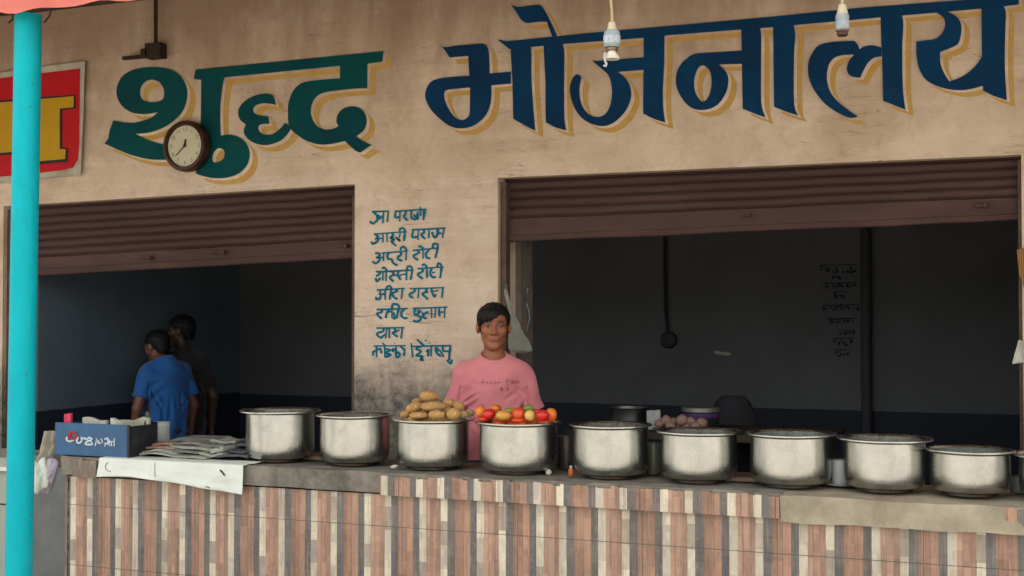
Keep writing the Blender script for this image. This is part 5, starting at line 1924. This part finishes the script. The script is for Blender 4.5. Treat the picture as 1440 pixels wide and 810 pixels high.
    f2 = .009 * np.sin((np.abs(x) * .8 + z) * 70) * np.exp(-((np.abs(x) - .14) / .05) ** 2 - ((z - 1.12) / .09) ** 2)
    f3 = .0045 * np.sin(x * 23 - z * 31 + y * 20)
    fold = f1 + f2 + f3
    for (xa, za, xb, zb, am, wd) in ((-.155, 1.115, -.085, 1.165, .016, .007), (-.15, 1.10, -.10, 1.02, .010, .009), (.15, 1.12, .10, 1.00, .012, .009), (-.10, 1.02, -.02, .93, .008, .010), (.03, 1.06, .04, .86, .008, .011), (.09, 1.0, .07, .84, .009, .010), (-.06, 1.10, -.07, .88, .007, .010), (.12, 1.18, .05, 1.13, .006, .009), (-.11, 1.22, -.05, 1.19, .005, .009)):
        tt = np.clip(((x - xa) * (xb - xa) + (z - za) * (zb - za)) / ((xb - xa) ** 2 + (zb - za) ** 2), 0, 1)
        dd = np.hypot(x - xa - tt * (xb - xa), z - za - tt * (zb - za))
        fold = fold + (am * np.exp(-(dd / wd) ** 2) - am * .6 * np.exp(-((dd - wd * 2.2) / wd) ** 2)) * np.sin(np.pi * np.clip(tt * .8 + .15, 0, 1))
    # deep crease where the sleeve meets the body
    for sg in (-1, 1):
        dl = np.sqrt((np.abs(x - sg * (.168 + (1.17 - z) * .12))) ** 2 + np.maximum(0, z - 1.19) ** 2)
        fold = fold + .013 * np.exp(-(dl / .008) ** 2) * (z < 1.2)
    F_ = (F_ + np.minimum(fold, np.where(np.abs(x) > .12, .014, .0105))).astype(np.float32)
    F_ = np.maximum(F_, .70 - z)
    # cut sleeves square
    for sg, (out, fwd) in zip((-1, 1), arms):
        sh_ = np.array([sg * .150 * chest, 0, 1.248])
        el = np.array([sg * (.232 + out) * chest, .015 - fwd * .3, 1.00])
        d = (el - sh_) / np.linalg.norm(el - sh_)
        e = sh_ + (el - sh_) * .70
        pl = (x - e[0]) * d[0] + (y - e[1]) * d[1] + (z - e[2]) * d[2]
        pl = np.where((sg * x > .150) & (z > .95), pl, -1)
        F_ = np.maximum(F_, np.minimum(pl, 1)).astype(np.float32)
    # neck opening and its rib
    nk = np.sqrt(x ** 2 + ((y + .012) / .95) ** 2 + ((z - 1.381 - .40 * (y)) / .72) ** 2) - .068
    F_ = np.maximum(F_, -nk)
    rib = np.sqrt((np.sqrt(x ** 2 + (y + .010) ** 2) - .068) ** 2 + (z - 1.347 - .42 * (y + .01)) ** 2) - .0075
    c.F = smin(F_, rib, .006).astype(np.float32)
    Vs, Qs = c.mesh()
    Vs = relax(Vs, Qs, 1, .4)
    so = np_obj('t_shirt', Vs, Qs, shirt_mat('cotton_knit', shirt, shirt2), root, Mw)
    if scribble:
        W = Vs @ np.array(Mw.to_3x3()).T + np.array(Mw.translation)
        bv = BVHTree.FromPolygons([Vector(v) for v in W], Qs.tolist())
        def on_s(px, py, l):
            d_ = ray(px, py).normalized()
            hh = bv.ray_cast(EYE, d_)
            return (hh[0] - d_ * (.0025 + l)) if hh[0] else UY(px, py, foot[1])
        mk = MB()
        strokes(mk, scribble[0], scribble[1], on_s)
        part('shirt_print', mk, scribble[2], so)
    # trousers
    c = SDF((-.26, -.2, .03), (.26, .2, .98), max(h, .007))
    c.cap((0, 0, .93), (0, .0, .84), .142, .156, .03, sy=.74)
    for sg in (-1, 1):
        c.cap((sg * .085, 0, .84), (sg * .092, -.005, .47), .093, .070, .03)
        c.cap((sg * .092, -.005, .47), (sg * .097, .012, .10), .070, .060, .02)
    x, y, z = np.meshgrid(*c.ax, indexing='ij')
    c.F = np.maximum(np.maximum(c.F + .003 * np.sin(z * 60 + x * 30), .085 - z), z - .84).astype(np.float32)
    Vt, Qt = c.mesh()
    np_obj('trousers', Vt, Qt, shirt_mat('denim', trousers, tuple(q * .7 for q in trousers)), root, Mw)
    return root


# the vendor in pink
HC = UY(694, 459, -.33)
dcam = (EYE - HC)
byaw = math.atan2(dcam.x, -dcam.y)            # local -y turned towards the camera
k = mpp(HC)
hgt = (HC.z + 33 * k)
print('vendor height', hgt, 'yaw', math.degrees(byaw))
TP = (640, 510, 10.12)
tx = [[(385, 300), (390, 260), (405, 245)], [(380, 280), (405, 278)], [(440, 285), (455, 275), (470, 292)], [(500, 270), (505, 300)], [(520, 275), (530, 305)], [(560, 270), (580, 285), (575, 300)], [(600, 280), (625, 278), (640, 285)], [(735, 235), (738, 300)], [(735, 240), (775, 238)], [(738, 265), (765, 262)], [(790, 265), (800, 290)], [(815, 245), (820, 290), (850, 285)], [(860, 250), (870, 290), (890, 270)], [(900, 255), (920, 290)], [(735, 310), (742, 330)],
      [(645, 375), (660, 355), (675, 390), (645, 395)], [(730, 360), (760, 355), (765, 390), (730, 385)], [(742, 380), (745, 408)]]
vend = person('young man in a pink printed t-shirt standing behind the counter facing the camera', (HC.x, -.33, .016), hgt, byaw + R(2), byaw + R(3), .0042, (.30, .100, .046), (.68, .225, .24), (.61, .19, .21), (.05, .055, .075), chest=.94, scribble=([[(640 + x / 10.12, 510 + y / 10.12) for x, y in l] for l in tx], 1.5, simple('dark_pink_print', (.44, .12, .14), .8)))

# the two men in the dark of the left room
B1c = UY(213, 491, 0)
def at_depth(px, py, Y): return UY(px, py, Y)
c1 = UY(233, 468, 1.0)
person('man in a blue t-shirt with his back to us inside the left opening', (c1.x, c1.y, .016), 1.50, R(-95), R(-112), .0075, (.16, .07, .042), (.012, .11, .36), (.01, .09, .30), (.03, .03, .035), fringe=False, arms=((.0, .02), (.0, .02)), pitch=R(14), lean=(.12, .05))
c2 = UY(258, 450, 1.32)
person('taller man in a dark brown shirt behind the man in blue in the left opening', (c2.x, c2.y, .016), 1.56, R(-70), R(-120), .0075, (.07, .034, .022), (.022, .016, .016), (.018, .013, .013), (.03, .04, .05), fringe=False, lean=(.04, .0))

for ob in list(bpy.data.objects):
    if '_r' in ob: del ob['_r']
